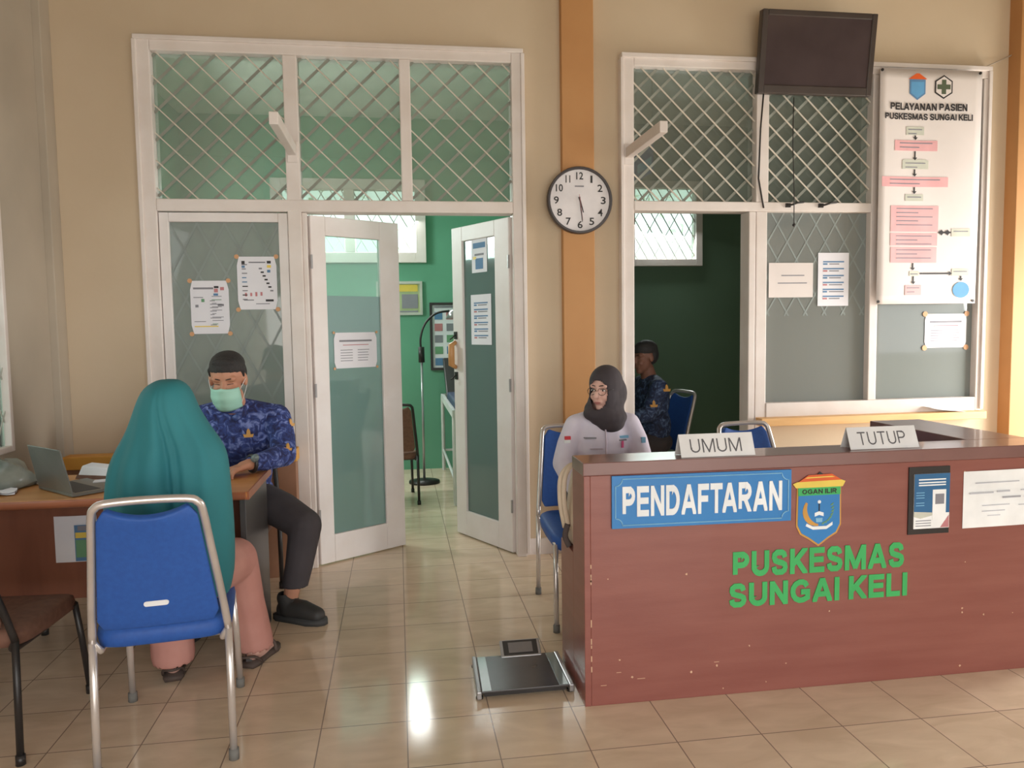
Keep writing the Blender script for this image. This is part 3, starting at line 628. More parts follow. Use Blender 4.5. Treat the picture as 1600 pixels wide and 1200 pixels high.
ex, ez = 3.287, 2.905
bpoly(b, [(ex-.055, ez+.045), (ex-.055, ez-.045), (ex, ez-.085), (ex+.055, ez-.045), (ex+.055, ez+.045)], 0, 0.003)
bpoly(b, [(ex-.045, ez+.03), (ex-.045, ez-.04), (ex, ez-.072), (ex+.045, ez-.04), (ex+.045, ez+.03)], 1, 0.004)
bpoly(b, [(ex-.065, ez+.045), (ex+.065, ez+.045), (ex+.01, ez+.082), (ex-.01, ez+.082)], 2, 0.005)
ex = 3.466
hx = [(ex+.07*math.sin(a*PI/3), ez+.075*math.cos(a*PI/3)) for a in range(6)]; bpoly(b, hx, 3, 0.003)
bpoly(b, [(ex+.06*math.sin(a*PI/3), ez+.065*math.cos(a*PI/3)) for a in range(6)], 4, 0.004)
bpoly(b, [(ex-.015, ez+.045), (ex-.015, ez-.045), (ex+.015, ez-.045), (ex+.015, ez+.045)], 5, 0.005); bpoly(b, [(ex-.045, ez+.015), (ex-.045, ez-.015), (ex+.045, ez-.015), (ex+.045, ez+.015)], 5, 0.0055)
build(b, 'emblem', [M['inkblue'], M['bluedot'], M['red'], M['ink'], M['vinyl'], mat('olive_cross', (86, 96, 74))], BN, fix=False)
for (x, z) in ((3.035, 3.0), (3.725, 3.0), (3.035, 1.535), (3.715, 1.535)): build(MB().lathe([(0.0, -0.004), (0.009, -0.004), (0.009, 0.002)], BP(x, z, 0.002), 10), 'eyelet', M['blackm'], BN)
# ------------------------------------------------------------------ television
A = P(1192, 16, 2.05); Bp = P(1371, 18, 2.05); Cc = P(1363, 149, 2.11); Dd = P(1186, 147, 2.11)
TVc = (A+Bp+Cc+Dd)/4; ex = V((1, 0, 0)); eu = ((A+Bp)/2-(Cc+Dd)/2); eu.x = 0; hh = eu.length; eu.normalize(); en = ex.cross(eu); ww = ((Bp-A).length+(Cc-Dd).length)/2
TV = tag(empty('television', TVc), 'dark wall television tilted forward above the right window', 'television')
def tp(x, z, o): return TVc+ex*x+eu*z+en*o
def tb(b, x0, x1, z0, z1, o0, o1, mi=0): return b.hexa([tp(x0, z0, o0), tp(x1, z0, o0), tp(x1, z0, o1), tp(x0, z0, o1)], [tp(x0, z1, o0), tp(x1, z1, o0), tp(x1, z1, o1), tp(x0, z1, o1)], mi)
b = MB(); W_, H_ = ww/2, hh/2; bz = 0.035
tb(b, -W_, W_, -H_, H_, -0.055, -0.012); tb(b, -W_, -W_+bz, -H_, H_, -0.012, 0.0); tb(b, W_-bz, W_, -H_, H_, -0.012, 0); tb(b, -W_+bz, W_-bz, H_-bz, H_, -0.012, 0); tb(b, -W_+bz, W_-bz, -H_, -H_+0.05, -0.012, 0)
build(b, 'casing', M['tv'], TV, bevel=0.005)
build(tb(MB(), -W_+bz, W_-bz, -H_+0.05, H_-bz, -0.012, -0.006), 'screen', M['screen'], TV)
b = MB().box((TVc.x-0.1, 2.13, TVc.z-0.12), (TVc.x+0.1, 2.215, TVc.z+0.12)); build(b, 'bracket', M['blackm'], TV)
b = MB().tube([(2.20, 2.14, 2.84), (2.19, 2.16, 2.6), (2.185, 2.17, 2.3), (2.22, 2.17, 2.12)], 0.005, 6); build(b, 'cable', M['blackm'], TV, True)
b = MB().tube([(2.40, 2.15, 2.79), (2.392, 2.14, 2.5), (2.40, 2.13, 2.2), (2.395, 2.12, 2.02)], 0.003, 6); b.sph((2.395, 2.12, 2.01), 0.01)
tag(build(b, 'window_pull_cord', M['blackm'], smooth=True, origin=(2.395, 2.12, 2.84)), 'thin dark cord hanging in front of the window below the television', 'cord')
a, c = P(1537, 106, 2.20), P(1612, 68, 2.20)
tag(build(MB().tube([a, (a+c)/2+V((0, 0, -0.01)), c], 0.004, 6), 'wall_cable', M['wall_low'], smooth=True, origin=a), 'pale cable rising along the wall from the banner corner', 'cable')
# ------------------------------------------------------------------ clock
cc = P(906, 313, 2.145); CR = 0.198
CL = tag(empty('wall_clock', (cc.x, 2.17, cc.z)), 'round white clock with dark rim on the orange pilaster', 'clock')
b = MB().lathe([(0, 0), (CR, 0), (CR, -0.03), (CR-0.004, -0.038), (CR-0.015, -0.038), (CR-0.018, -0.026)], (cc.x, 2.168, cc.z), 48); smoothby(build(b, 'rim', M['clockrim'], CL))
b = MB().lathe([(0, -0.024), (CR-0.016, -0.024), (CR-0.016, -0.01)], (cc.x, 2.168, cc.z), 48); build(b, 'dial', M['clockface'], CL)
b = MB()
for h in range(1, 13):
    a = h*PI/6; t = str(h); w_ = 0.030 if h < 10 else 0.042; w_ = 0.012 if h == 1 else w_; w_ = 0.028 if h == 11 else w_
    x = cc.x+math.sin(a)*0.143; z = cc.z+math.cos(a)*0.143
    build(MB().text(t, (x-w_/2, 2.1435, z-0.0215), w_, 0.043, depth=0.001, bold=0.012), 'numeral', M['ink'], CL)
b.box((cc.x-0.03, 2.1425, cc.z+0.078), (cc.x+0.025, 2.1435, cc.z+0.086)); build(b, 'maker_mark', M['inkgrey'], CL)
def hand(nm, ang, L, wd, m, y, tail=0.02):
    d = V((math.sin(ang), 0, math.cos(ang))); n = V((d.z, 0, -d.x))*wd; c0 = V((cc.x, y, cc.z))
    b = MB().hexa([c0-d*tail-n, c0-d*tail+n, c0+d*L+n*0.5, c0+d*L-n*0.5], [p+V((0, -0.0015, 0)) for p in (c0-d*tail-n, c0-d*tail+n, c0+d*L+n*0.5, c0+d*L-n*0.5)]); build(b, nm, m, CL)
hand('hour_hand', math.radians(164), 0.075, 0.005, M['ink'], 2.141); hand('minute_hand', math.radians(174), 0.128, 0.0035, M['ink'], 2.139); hand('second_hand', math.radians(172), 0.12, 0.001, M['inkred'], 2.137, 0.035)
# projecting wooden arms
def arm(base, length, label):
    b = MB().box((base[0]-0.022, 2.176-length, base[2]-0.03), (base[0]+0.022, 2.176, base[2]+0.03)); b.box((base[0]-0.03, 2.164, base[2]-0.07), (base[0]+0.03, 2.177, base[2]+0.05))
    tag(build(b, 'wooden_bracket_arm', M['white'], bevel=0.004, origin=(base[0], 2.176, base[2])), label, 'bracket')
arm((-0.612, 0, 2.42), 0.68, 'white wooden arm sticking out of the mullion above the left door leaf')
arm((1.355, 0, 2.44), 0.62, 'white wooden arm sticking out of the jamb right of the clock')
# ------------------------------------------------------------------ registration counter
CT = tag(empty('reception_counter', (0.62, 0.29, 0)), 'maroon wooden registration counter with green lettering', 'counter')
FY = 0.289; ZT = 0.912
b = MB().box((0.625, FY, 0), (2.53, FY+0.022, 0.862)); build(b, 'front_panel', M['maroon'], CT, bevel=0.002)
b = MB().box((0.601, FY, 0), (0.625, 0.47, 0.862)); b.box((0.601, 0.47, 0), (0.625, 0.69, 0.53)); build(b, 'side_panel', M['maroon'], CT, bevel=0.002)
b = MB().box((0.596, FY-0.012, 0.864), (2.54, 0.455, ZT)); build(b, 'top', M['maroon_top'], CT, bevel=0.003)
b = MB().box((2.27, 0.455, 0.864), (2.54, 1.12, ZT)); build(b, 'return_top', M['maroon_top'], CT, bevel=0.003)
b = MB().box((2.285, 0.311, 0), (2.305, 1.10, 0.862)); b.box((2.51, 0.311, 0), (2.53, 1.10, 0.862)); b.box((2.285, 1.08, 0), (2.53, 1.10, 0.862)); build(b, 'return_panel', M['darktop'], CT)
b = MB().box((0.626, 0.312, 0.50), (2.284, 0.69, 0.53)); build(b, 'work_shelf', M['darktop'], CT)
b = MB(); b.word('PUSKESMAS', (1.172, FY-0.0002, 0.452), 0.702, 0.098, .23, depth=0.003)
b.word('SUNGAI KELI', (1.158, FY-0.0002, 0.337), 0.732, 0.092, .23, depth=0.003); build(b, 'lettering', M['letter'], CT, label='green cut-out words on the front')
b = MB(); r = random.Random(5)
for (px, py) in ((1507, 737), (1600, 735), (1508, 878), (1503, 950), (1503, 957), (1537, 960), (1582, 957), (1197, 1065), (968, 1031), (1073, 897), (1171, 1009), (1120, 1040), (1228, 1036), (988, 1058), (1080, 1050), (1296, 955), (950, 905), (1130, 1075), (1500, 1040)):
    p = P(px, py, FY); s_ = r.uniform(0.0018, 0.0042); pts = [(p.x+math.cos(a)*s_*r.uniform(.5, 1.6), p.z+math.sin(a)*s_*r.uniform(.5, 1.6)) for a in [k*PI/3 for k in range(6)]]; b.prism(pts, FY-0.0008, FY)
for (x, z, l) in ((0.80, 0.09, .03), (0.66, 0.075, .022), (1.1, 0.13, .02), (0.72, 0.12, .018)): b.box((x, FY-0.0006, z), (x+l, FY, z+0.0018))
for z in (0.13, 0.17, 0.22, 0.235, 0.30, 0.46, 0.47, 0.485, 0.52): b.box((0.6235, FY-0.0008, z), (0.6275, FY+0.001, z+r.uniform(.008, .03)))
build(b, 'paint_chips', M['chip'], CT, label='bare chips in the maroon paint')
# PENDAFTARAN sign
S = tag(empty('registration_sign', (1.05, FY, 0.76)), 'blue sign reading PENDAFTARAN in white letters on the counter front', 'sign')
def shear(b, x0, k):    # the board hangs very slightly out of level
    for p in b.v: p.z += (p.x-x0)*k
    return b
sk = -0.006
b = MB().box((0.703, FY-0.010, 0.665), (1.399, FY-0.0005, 0.860)); build(shear(b, 0.703, sk), 'board', M['signblue'], S, bevel=0.001)
x0, x1, z0, z1 = 0.716, 1.386, 0.677, 0.848; q = 0.026; pts = []
for (cx, cz, a0) in ((x1, z1, 180), (x0, z1, 270), (x0, z0, 0), (x1, z0, 90)):
    pass
def arc(cx, cz, a0, a1): return [V((cx+q*math.cos(math.radians(a0+(a1-a0)*i/6)), FY-0.0115, cz+q*math.sin(math.radians(a0+(a1-a0)*i/6)))) for i in range(7)]
pts = arc(x0, z0, 90, 0)+arc(x1, z0, 180, 90)+arc(x1, z1, 270, 180)+arc(x0, z1, 360, 270)
b = MB().tube(pts, 0.0024, 6, closed=True); build(shear(b, 0.703, sk), 'border', M['lblue'], S)
b = MB().word('PENDAFTARAN', (0.742, FY-0.0095, 0.708), 0.618, 0.112, .21, depth=0.004); build(shear(b, 0.703, sk), 'lettering', M['signwhite'], S)
# crest
S = tag(empty('regency_crest', (1.51, FY, 0.69)), 'small shield crest with red roof and wheat wreath above the green lettering', 'crest')
ex0, ez0 = 1.515, 0.69
def cp(b, pts, mi, e): return b.prism([(ex0+x, ez0+z) for x, z in pts], FY-e, FY-e+0.0015, mi)
sh = [(-.090, .092), (.090, .092), (.092, -.055), (.075, -.088), (.04, -.108), (0, -.136), (-.04, -.108), (-.075, -.088), (-.092, -.055)]
b = MB(); cp(b, [(x*1.0, z) for x, z in sh], 0, 0.003); build(b, 'border', M['gold'], S)
b = MB(); cp(b, [(x*0.93, z*0.94) for x, z in sh], 0, 0.0045); build(b, 'shield', M['signblue'], S)
b = MB(); cp(b, [(-.086, .062), (.086, .062), (.086, .092), (-.086, .092)], 0, 0.006); build(b, 'name_band', M['letter'], S)
b = MB().word('OGAN ILIR', (ex0-0.070, FY-0.006, ez0+0.068), 0.14, 0.018, .2, depth=0.001); build(b, 'lettering', M['ink'], S)
b = MB(); cp(b, [(-.108, .108), (-.095, .092), (.095, .092), (.106, .112), (.09, .118), (-.09, .115)], 0, 0.006); cp(b, [(-.085, .115), (.09, .118), (.05, .142), (-.045, .140)], 1, 0.0065)
cp(b, [(-.06, .128), (.062, .13), (.05, .134), (-.05, .132)], 0, 0.0078); cp(b, [(-.01, .141), (.015, .141), (.002, .152)], 2, 0.0062); build(b, 'roof', [M['yel'], M['red'], M['ink']], S)
b = MB()
for i in range(9):
    a0, a1 = math.radians(150+i*13), math.radians(163+i*13); R_ = .058
    w0 = .004+.006*math.sin((i+.2)/9*PI); w1 = .004+.006*math.sin((i+1.2)/9*PI)
    cp(b, [(math.cos(a0)*(R_+w0), .005+math.sin(a0)*(R_+w0)), (math.cos(a1)*(R_+w1), .005+math.sin(a1)*(R_+w1)), (math.cos(a1)*(R_-w1), .005+math.sin(a1)*(R_-w1)), (math.cos(a0)*(R_-w0), .005+math.sin(a0)*(R_-w0))], 0, 0.006)
for i in range(8):
    a0 = math.radians(-72+i*13); x = math.cos(a0)*.056; z = .005+math.sin(a0)*.056
    cp(b, [(x-.008, z-.002), (x, z+.005), (x+.007, z+.008), (x+.001, z-.004)], 1, 0.006)
build(b, 'wreath', [M['gold'], M['inkgreen']], S)
b = MB(); cp(b, [(-.05, -.045), (-.025, -.058), (.03, -.058), (.055, -.043), (.055, -.055), (.03, -.070), (-.025, -.070), (-.055, -.055)], 0, 0.0065); cp(b, [(-.018, -.006), (0, 0), (.018, -.006), (.018, -.020), (0, -.014), (-.018, -.020)], 0, 0.0065)
cp(b, [(-.014, -.026), (.014, -.026), (.012, -.042), (-.012, -.042)], 1, 0.0065); cp(b, [(-.002, .0), (.002, 0), (.002, .03), (-.002, .03)], 2, 0.0065); cp(b, [(math.cos(a*PI/4)*.007, .036+math.sin(a*PI/4)*.007) for a in range(8)], 0, 0.0065)
build(b, 'scroll', [M['signwhite'], M['lblue'], M['ink']], S)
# leaflet and note on the counter
S = tag(empty('framed_leaflet', (1.97, FY, 0.71)), 'blue and white leaflet in a black holder on the counter front', 'leaflet')
b = MB().box((1.886, FY-0.006, 0.578), (2.060, FY-0.0005, 0.842)); build(b, 'backing', M['blackm'], S)
b = MB().box((1.907, FY-0.009, 0.600), (2.058, FY-0.0062, 0.815), 0); b.box((1.907, FY-0.0095, 0.66), (2.058, FY-0.0088, 0.815), 1)
b.prism([(1.907, .648), (1.935, .640), (1.99, .652), (1.99, .662), (1.907, .668)], FY-0.0098, FY-0.009, 2); b.box((1.985, FY-0.0102, 0.63), (2.042, FY-0.009, 0.752), 0); b.box((1.996, FY-0.0106, 0.695), (2.034, FY-0.0101, 0.735), 4)
for z in (.79, .778, .768): b.box((1.925, FY-0.0102, z), (2.04, FY-0.0094, z+0.005), 0)
for z in (.74, .73, .72, .70, .69): b.box((1.915, FY-0.0102, z), (1.95, FY-0.0094, z+0.003), 3)
for z in (.63, .62, .61): b.box((1.915, FY-0.0102, z), (1.98, FY-0.0094, z+0.003), 4)
b.prism([(2.02, .602), (2.056, .602), (2.056, .65)], FY-0.0100, FY-0.009, 5)
build(b, 'leaflet', [M['paperw'], mat('leaflet_blue', (46, 104, 152), 0.4), M['palegrey'], M['lblue'], M['inkgrey'], M['inkred']], S)
L_ = [(0.12, .78, .6, .80, 0), (.06, .60, .32, .63, 0), (.36, .61, .5, .64, 0), (.42, .50, .62, .53, 3), (.2, .38, .5, .395, 0), (.2, .28, .45, .295, 0), (.26, .2, .4, .212, 0), (.62, .62, .8, .64, 0), (.66, .5, .84, .52, 3), (.6, .36, .8, .375, 0)]
sheet('paper_note', wallmap(2.122, 0.590, FY-0.001, 0.01), 0.40, 0.225, 'creased white handwritten notice at the right end of the counter front', 'notice', ([mat('faint_pen', (196, 196, 204)), M['inkblue'], M['inkred'], mat('pale_pen', (168, 168, 176))], L_), base=M['paperw'], curl=0.004)
# tent signs
def tent(name, x0, x1, yb, word, label, glare=0):
    S = tag(empty(name, ((x0+x1)/2, yb+0.03, ZT)), label, 'name plate')
    zt = ZT+0.083; yt = yb+0.035; t = 0.002
    b = MB(); b.hexa([V((x0, yb, ZT+0.001)), V((x1, yb, ZT+0.001)), V((x1, yb+t, ZT+0.001)), V((x0, yb+t, ZT+0.001))], [V((x0, yt, zt)), V((x1, yt, zt)), V((x1, yt+t, zt)), V((x0, yt+t, zt))])
    b.hexa([V((x0, yb+0.07, ZT+0.001)), V((x1, yb+0.07, ZT+0.001)), V((x1, yb+0.07+t, ZT+0.001)), V((x0, yb+0.07+t, ZT+0.001))], [V((x0, yt, zt)), V((x1, yt, zt)), V((x1, yt+t, zt)), V((x0, yt+t, zt))]); build(b, 'card', M['white_plain'], S)
    ey = (V((0, yt, zt))-V((0, yb, ZT))).normalized(); nrm = V((1, 0, 0)).cross(ey)
    b = MB(); o0 = V(((x0+x1)/2-0.105, yb, ZT))+ey*0.018+nrm*0.0004; b.word(word, o0, 0.20, 0.052, .10, ey=ey, depth=0.001, gap=.2); build(b, 'lettering', M['inkgrey'] if 0 else mat('thin_letter_grey', (96, 94, 98), 0.6), S)
    return S
tent('name_plate', 0.975, 1.265, 0.300, 'UMUM', 'white folded card reading UMUM standing on the counter')
tent('name_plate', 1.665, 1.955, 0.322, 'TUTUP', 'white folded card reading TUTUP standing on the counter')
# ------------------------------------------------------------------ body scale on the floor
S = tag(empty('weighing_scale', (0.41, 0.56, 0)), 'black glass weighing scale on the floor by the counter end', 'scale')
q = [V((0.222, 0.722, 0)), V((0.210, 0.398, 0)), V((0.586, 0.402, 0)), V((0.586, 0.712, 0))]
def sq(u, v, z): return q[1].lerp(q[2], u).lerp(q[0].lerp(q[3], u), v)+V((0, 0, z))
def sb(b, u0, u1, v0, v1, z0, z1, mi=0): return b.hexa([sq(u0, v0, z0), sq(u1, v0, z0), sq(u1, v1, z0), sq(u0, v1, z0)], [sq(u0, v0, z1), sq(u1, v0, z1), sq(u1, v1, z1), sq(u0, v1, z1)], mi)
build(sb(MB(), 0.05, 0.95, 0.02, 0.98, 0.026, 0.034), 'glass_plate', M['scaleg'], S, bevel=0.002)
for u_ in (0.0, 0.95): build(sb(MB(), u_, u_+0.05, 0.0, 1, 0.006, 0.036), 'side_rail', M['silver'], S, bevel=0.004)
for u_ in (0.06, 0.85): build(sb(MB(), u_, u_+0.09, 0.03, 0.97, 0.034, 0.0348), 'strip', M['gstrip'], S)
b = MB()
for u in (0.03, 0.97):
    for v in (0.08, 0.92): b.lathe([(0, 0.0), (0.014, 0.0), (0.014, 0.008), (0, 0.008)], sq(u, v, 0), 12, 'z')
sb(b, 0.08, 0.92, 0.06, 0.94, 0.008, 0.026); build(b, 'base', M['blackm'], S)
b = MB(); c = [V((0.343, 0.69, 0.036)), V((0.512, 0.69, 0.036)), V((0.520, 0.80, 0.062)), V((0.348, 0.80, 0.062))]; b.hexa([p-V((0, 0, 0.012)) for p in c], c); build(b, 'display_unit', M['silver'], S, bevel=0.003)
b = MB(); ctr = (c[0]+c[1]+c[2]+c[3])/4; n_ = (c[1]-c[0]).cross(c[3]-c[0]).normalized(); cc2 = [ctr+(p-ctr)*0.86+n_*0.001 for p in c]; b.hexa([p-n_*0.001 for p in cc2], cc2, 0); cc3 = [ctr+(p-ctr)*0.6+n_*0.002 for p in c]; b.hexa([p-n_*0.001 for p in cc3], cc3, 1); build(b, 'display', [M['blackm'], M['lcd']], S)

# ------------------------------------------------------------------ chairs
def smooth_path(pts, k=4):
    pts = [V(p) for p in pts]; out = []
    for i in range(len(pts)-1):
        p0 = pts[max(i-1, 0)]; p1_, p2_ = pts[i], pts[i+1]; p3 = pts[min(i+2, len(pts)-1)]
        for j in range(k):
            t = j/k; out.append(0.5*((2*p1_)+(p2_-p0)*t+(2*p0-5*p1_+4*p2_-p3)*t*t+(3*p1_-p0-3*p2_+p3)*t**3))
    out.append(pts[-1]); return out
def make_chair(name, fab, met, foot, slot=True):
    R = empty(name, (0, 0, 0)); r = 0.0125
    # back frame: one bent tube from joint to joint
    L = [(-.200, -.25, .44), (-.188, -.288, .56), (-.168, -.345, .73), (-.152, -.392, .865), (-.140, -.402, .893), (-.112, -.406, .906), (0, -.406, .910)]
    pts = [V(p) for p in L]+[V((-p[0], p[1], p[2])) for p in reversed(L[:-1])]
    o = build(MB().tube(smooth_path(pts, 3), r, 12), 'back_frame', met, R, True)
    # backrest panel
    n, m = 10, 12; vs = []
    for i in range(n+1):
        for j in range(m+1):
            u = -1+2*i/n; t = j/m; z = .485+t*.405; y = -.262-(z-.485)/.41*.145
            hw = (.180-(t)*.046); top = 0.0
            if t > .9: hw -= 0.02*((t-.9)/.1)**2
            if t < .1: hw -= 0.02*((.1-t)/.1)**2
            zz = z-(0.028*(1-u*u)*max(0, (t-.6)/.4)**2)
            vs.append((u*hw, y+0.012*(u*u)-0.012, zz))
    b = MB().add(vs, [(i*(m+1)+j, (i+1)*(m+1)+j, (i+1)*(m+1)+j+1, i*(m+1)+j+1) for i in range(n) for j in range(m)])
    bk = build(b, 'backrest', fab, R, True, fix=False); k = bk.modifiers.new('s', 'SOLIDIFY'); k.thickness = 0.03; k.offset = 0
    k = bk.modifiers.new('b', 'BEVEL'); k.width = 0.008; k.segments = 3; k.limit_method = 'ANGLE'
    if slot:
        b = MB(); pts = []
        for sx, a0 in ((1, -90), (-1, 90)):
            for i in range(7): a = math.radians(a0+i*30); pts.append((sx*0.028+0.008*math.cos(a), 0.568+0.008*math.sin(a)))
        b.prism(pts, -.324, -.312); build(b, 'label_plate', M['white_plain'], R, label='small white oval plate')
    # seat cushion
    rings = []
    for (z, f) in ((.392, .94), (.400, 1.0), (.430, 1.02), (.452, 1.0), (.462, .93), (.466, .7), (.466, .3)):
        rg = []
        for i in range(32):
            a = 2*PI*i/32; c, s_ = math.cos(a), math.sin(a); e = 0.35
            x = math.copysign(abs(c)**e, c); y = math.copysign(abs(s_)**e, s_)
            zz = z+(0.012 if y < 0 else 0)*abs(y)-0.02*max(0, y)**4
            rg.append((x*.200*f*(1-.03*y), .005+y*.245*f, zz))
        rings.append(rg)
    build(MB().loft(rings), 'seat', fab, R, True)
    for sx in (-1, 1):
        lg = build(MB().tube([(sx*.202, -.265, .03), (sx*.201, -.257, .25), (sx*.200, -.25, .44)], r, 12), 'leg', met, R, True)
        build(MB().tube([(sx*.2022, -.266, 0.0), (sx*.202, -.265, .035)], 0.0165, 12), 'foot_cap', foot, lg, True)
        lg = build(MB().tube([(sx*.194, .275, .03), (sx*.189, .24, .25), (sx*.183, .21, .41)], r, 12), 'leg', met, R, True)
        build(MB().tube([(sx*.1942, .276, 0), (sx*.194, .275, .035)], 0.0165, 12), 'foot_cap', foot, lg, True)
        build(MB().tube(smooth_path([(sx*.200, -.25, .44), (sx*.182, -.24, .41), (sx*.183, -.20, .40), (sx*.183, 0, .40), (sx*.183, .21, .41)], 3), 0.011, 10), 'side_rail', met, R, True)
    for y_ in (.19, -.18): build(MB().tube([(-.183, y_, .40), (.183, y_, .40)], 0.010, 8), 'cross_rail', met, R, True)
    return R
def put(R, x, y, rz, label, s=1.0, group=None):
    R.location = (x, y, 0); R.rotation_euler = (0, 0, rz); R.scale = (s, s, s); tag(R, label, 'chair', group); return R
CH = make_chair('stacking_chair', M['blue'], M['chrome'], M['rubber'])
put(CH, -0.855, 0.391, math.radians(8), 'blue chair with chrome frame seen from behind, under the woman in teal')
put(copy_tree(CH), 0.835, 1.25, math.radians(178), 'blue chrome chair the woman in white sits on behind the counter', 0.96)
put(copy_tree(CH), 1.80, 1.10, math.radians(184), 'empty blue chair behind the UMUM card on the counter', 0.96)
put(copy_tree(CH), 1.66, 2.98, math.radians(104), 'blue chair in the dark room beyond the open doorway')
CB = make_chair('visitor_chair', M['brownf'], M['blackm'], M['blackm'], False)
put(CB, -1.475, 0.50, math.radians(-4), 'brown padded chair with black frame at the left foreground', 0.93)
put(copy_tree(CB), -0.91, 1.60, math.radians(180), 'black framed chair the masked man sits on behind the desk')
put(copy_tree(CB), -1.46, 1.62, math.radians(165), 'empty brown chair behind the laptop at the desk')
put(copy_tree(CB), -0.11, 3.95, math.radians(4), 'brown chair in the green room seen between the door leaves', 0.9)
# ------------------------------------------------------------------ desk
DK = tag(empty('office_desk', (-1.4, 1.1, 0)), 'orange topped desk with brown front panel in the left corner', 'desk')
pr = [(0.838, 0.722), (0.832, 0.73), (0.832, 0.742), (0.838, 0.75), (1.40, 0.75), (1.40, 0.722)]
b = MB().prism([(y, z) for y, z in pr], 0, 1)
b.v = [V((-1.9+(p.y)*1.225, p.x, p.z)) for p in b.v]; build(b, 'top', M['desk'], DK)
b = MB().tube([(-1.9, 0.836, 0.733), (-0.68, 0.836, 0.733)], 0.0165, 12); b.box((-0.682, 0.836, 0.7165), (-0.668, 1.40, 0.7495)); smoothby(build(b, 'edge_band', M['deskedge'], DK))
build(MB().box((-1.86, 1.08, 0.27), (-0.72, 1.10, 0.72)), 'front_panel', M['deskfront'], DK)
build(MB().box((-0.715, 0.875, 0.0), (-0.690, 1.385, 0.72)), 'side_panel', M['deskside'], DK, bevel=0.002, label='charcoal side panel')
build(MB().box((-1.88, 0.875, 0.0), (-1.855, 1.385, 0.72)), 'side_panel', M['deskside'], DK, bevel=0.002)
sheet('poster', lambda x, z, o: V((-1.515+x, 1.079-o, 0.43+z)), 0.17, 0.20, 'torn white sheet with a green and blue print taped to the desk front', marks=([M['inkblue'], M['inkgreen'], M['yel'], M['inkgrey']], [(.48, .02, 1, .8, 0), (.50, .52, 1, .64, 2), (.50, .1, 1, .48, 1), (.56, .68, 1, .78, 3)]), base=M['paper'], curl=0.006)
# long low cabinet at the wall
CBN = tag(empty('low_cabinet', (-1.25, 2.13, 0)), 'long brown cabinet with an orange top edge against the left wall', 'cabinet')
build(MB().box((-1.865, 2.055, 0.0), (-0.64, 2.155, 0.665)), 'body', M['brownp'], CBN)
build(MB().box((-1.868, 2.04, 0.665), (-0.63, 2.158, 0.735)), 'top', M['yellow'], CBN, bevel=0.004)
# laptop
LP = tag(empty('laptop', (-1.37, 1.0, 0.75)), 'open grey laptop on the desk with its lid back to the viewer', 'laptop')
c0, c1 = V((-1.350, 0.862, 0.752)), V((-1.570, 1.085, 0.752)); ax = (c1-c0); dn = V((ax.y, -ax.x, 0)).normalized()*-1
if dn.y < 0: dn = -dn
dn = V((0.60, 0.62, 0)).normalized(); t = V((0, 0, 0.012))
dep = dn*0.20
b = MB().hexa([c0, c0+dep, c1+dep, c1], [p+t for p in (c0, c0+dep, c1+dep, c1)]); build(b, 'base', M['laptop'], LP, bevel=0.002)
b = MB(); k0 = c0.lerp(c1, .08)+dep*.12+t; k1 = c0.lerp(c1, .92)+dep*.12+t; k2 = c0.lerp(c1, .92)+dep*.62+t; k3 = c0.lerp(c1, .08)+dep*.62+t; b.hexa([k0, k3, k2, k1], [p+V((0, 0, .001)) for p in (k0, k3, k2, k1)]); build(b, 'keyboard', M['key'], LP)
up = V((-0.060, -0.055, 0.195)); th = dn*0.006
u0_ = P(92, 704, .835)-(c0+t); u1_ = P(42, 695, 1.03)-(c1+t); b = MB().hexa([c0+t, c1+t, c1+t+th, c0+t+th], [c0+t+u0_, c1+t+u1_, c1+t+th+u1_, c0+t+th+u0_]); build(b, 'lid', M['laptop'], LP, bevel=0.002)
b = MB(); cA, cB, cC, cD = c0+t+th*1.02, c1+t+th*1.02, c1+t+th*1.02+u1_, c0+t+th*1.02+u0_; ct = (cA+cB+cC+cD)/4
qs = [ct+(p-ct)*.92 for p in (cA, cB, cC, cD)]; b.hexa(qs, [p+dn*0.001 for p in qs]); build(b, 'screen', M['screen'], LP)
b = MB(); p0 = c0.lerp(c1, .55)+dep*.8+t; b.hexa([p0, p0+V((.07, .02, 0)), p0+V((.06, .07, 0)), p0+V((-.01, .05, 0))], [p+V((0, 0, .004)) for p in (p0, p0+V((.07, .02, 0)), p0+V((.06, .07, 0)), p0+V((-.01, .05, 0)))])
tag(build(b, 'paper_slip', M['paper'], origin=p0), 'small white slip lying on the laptop base', 'paper')
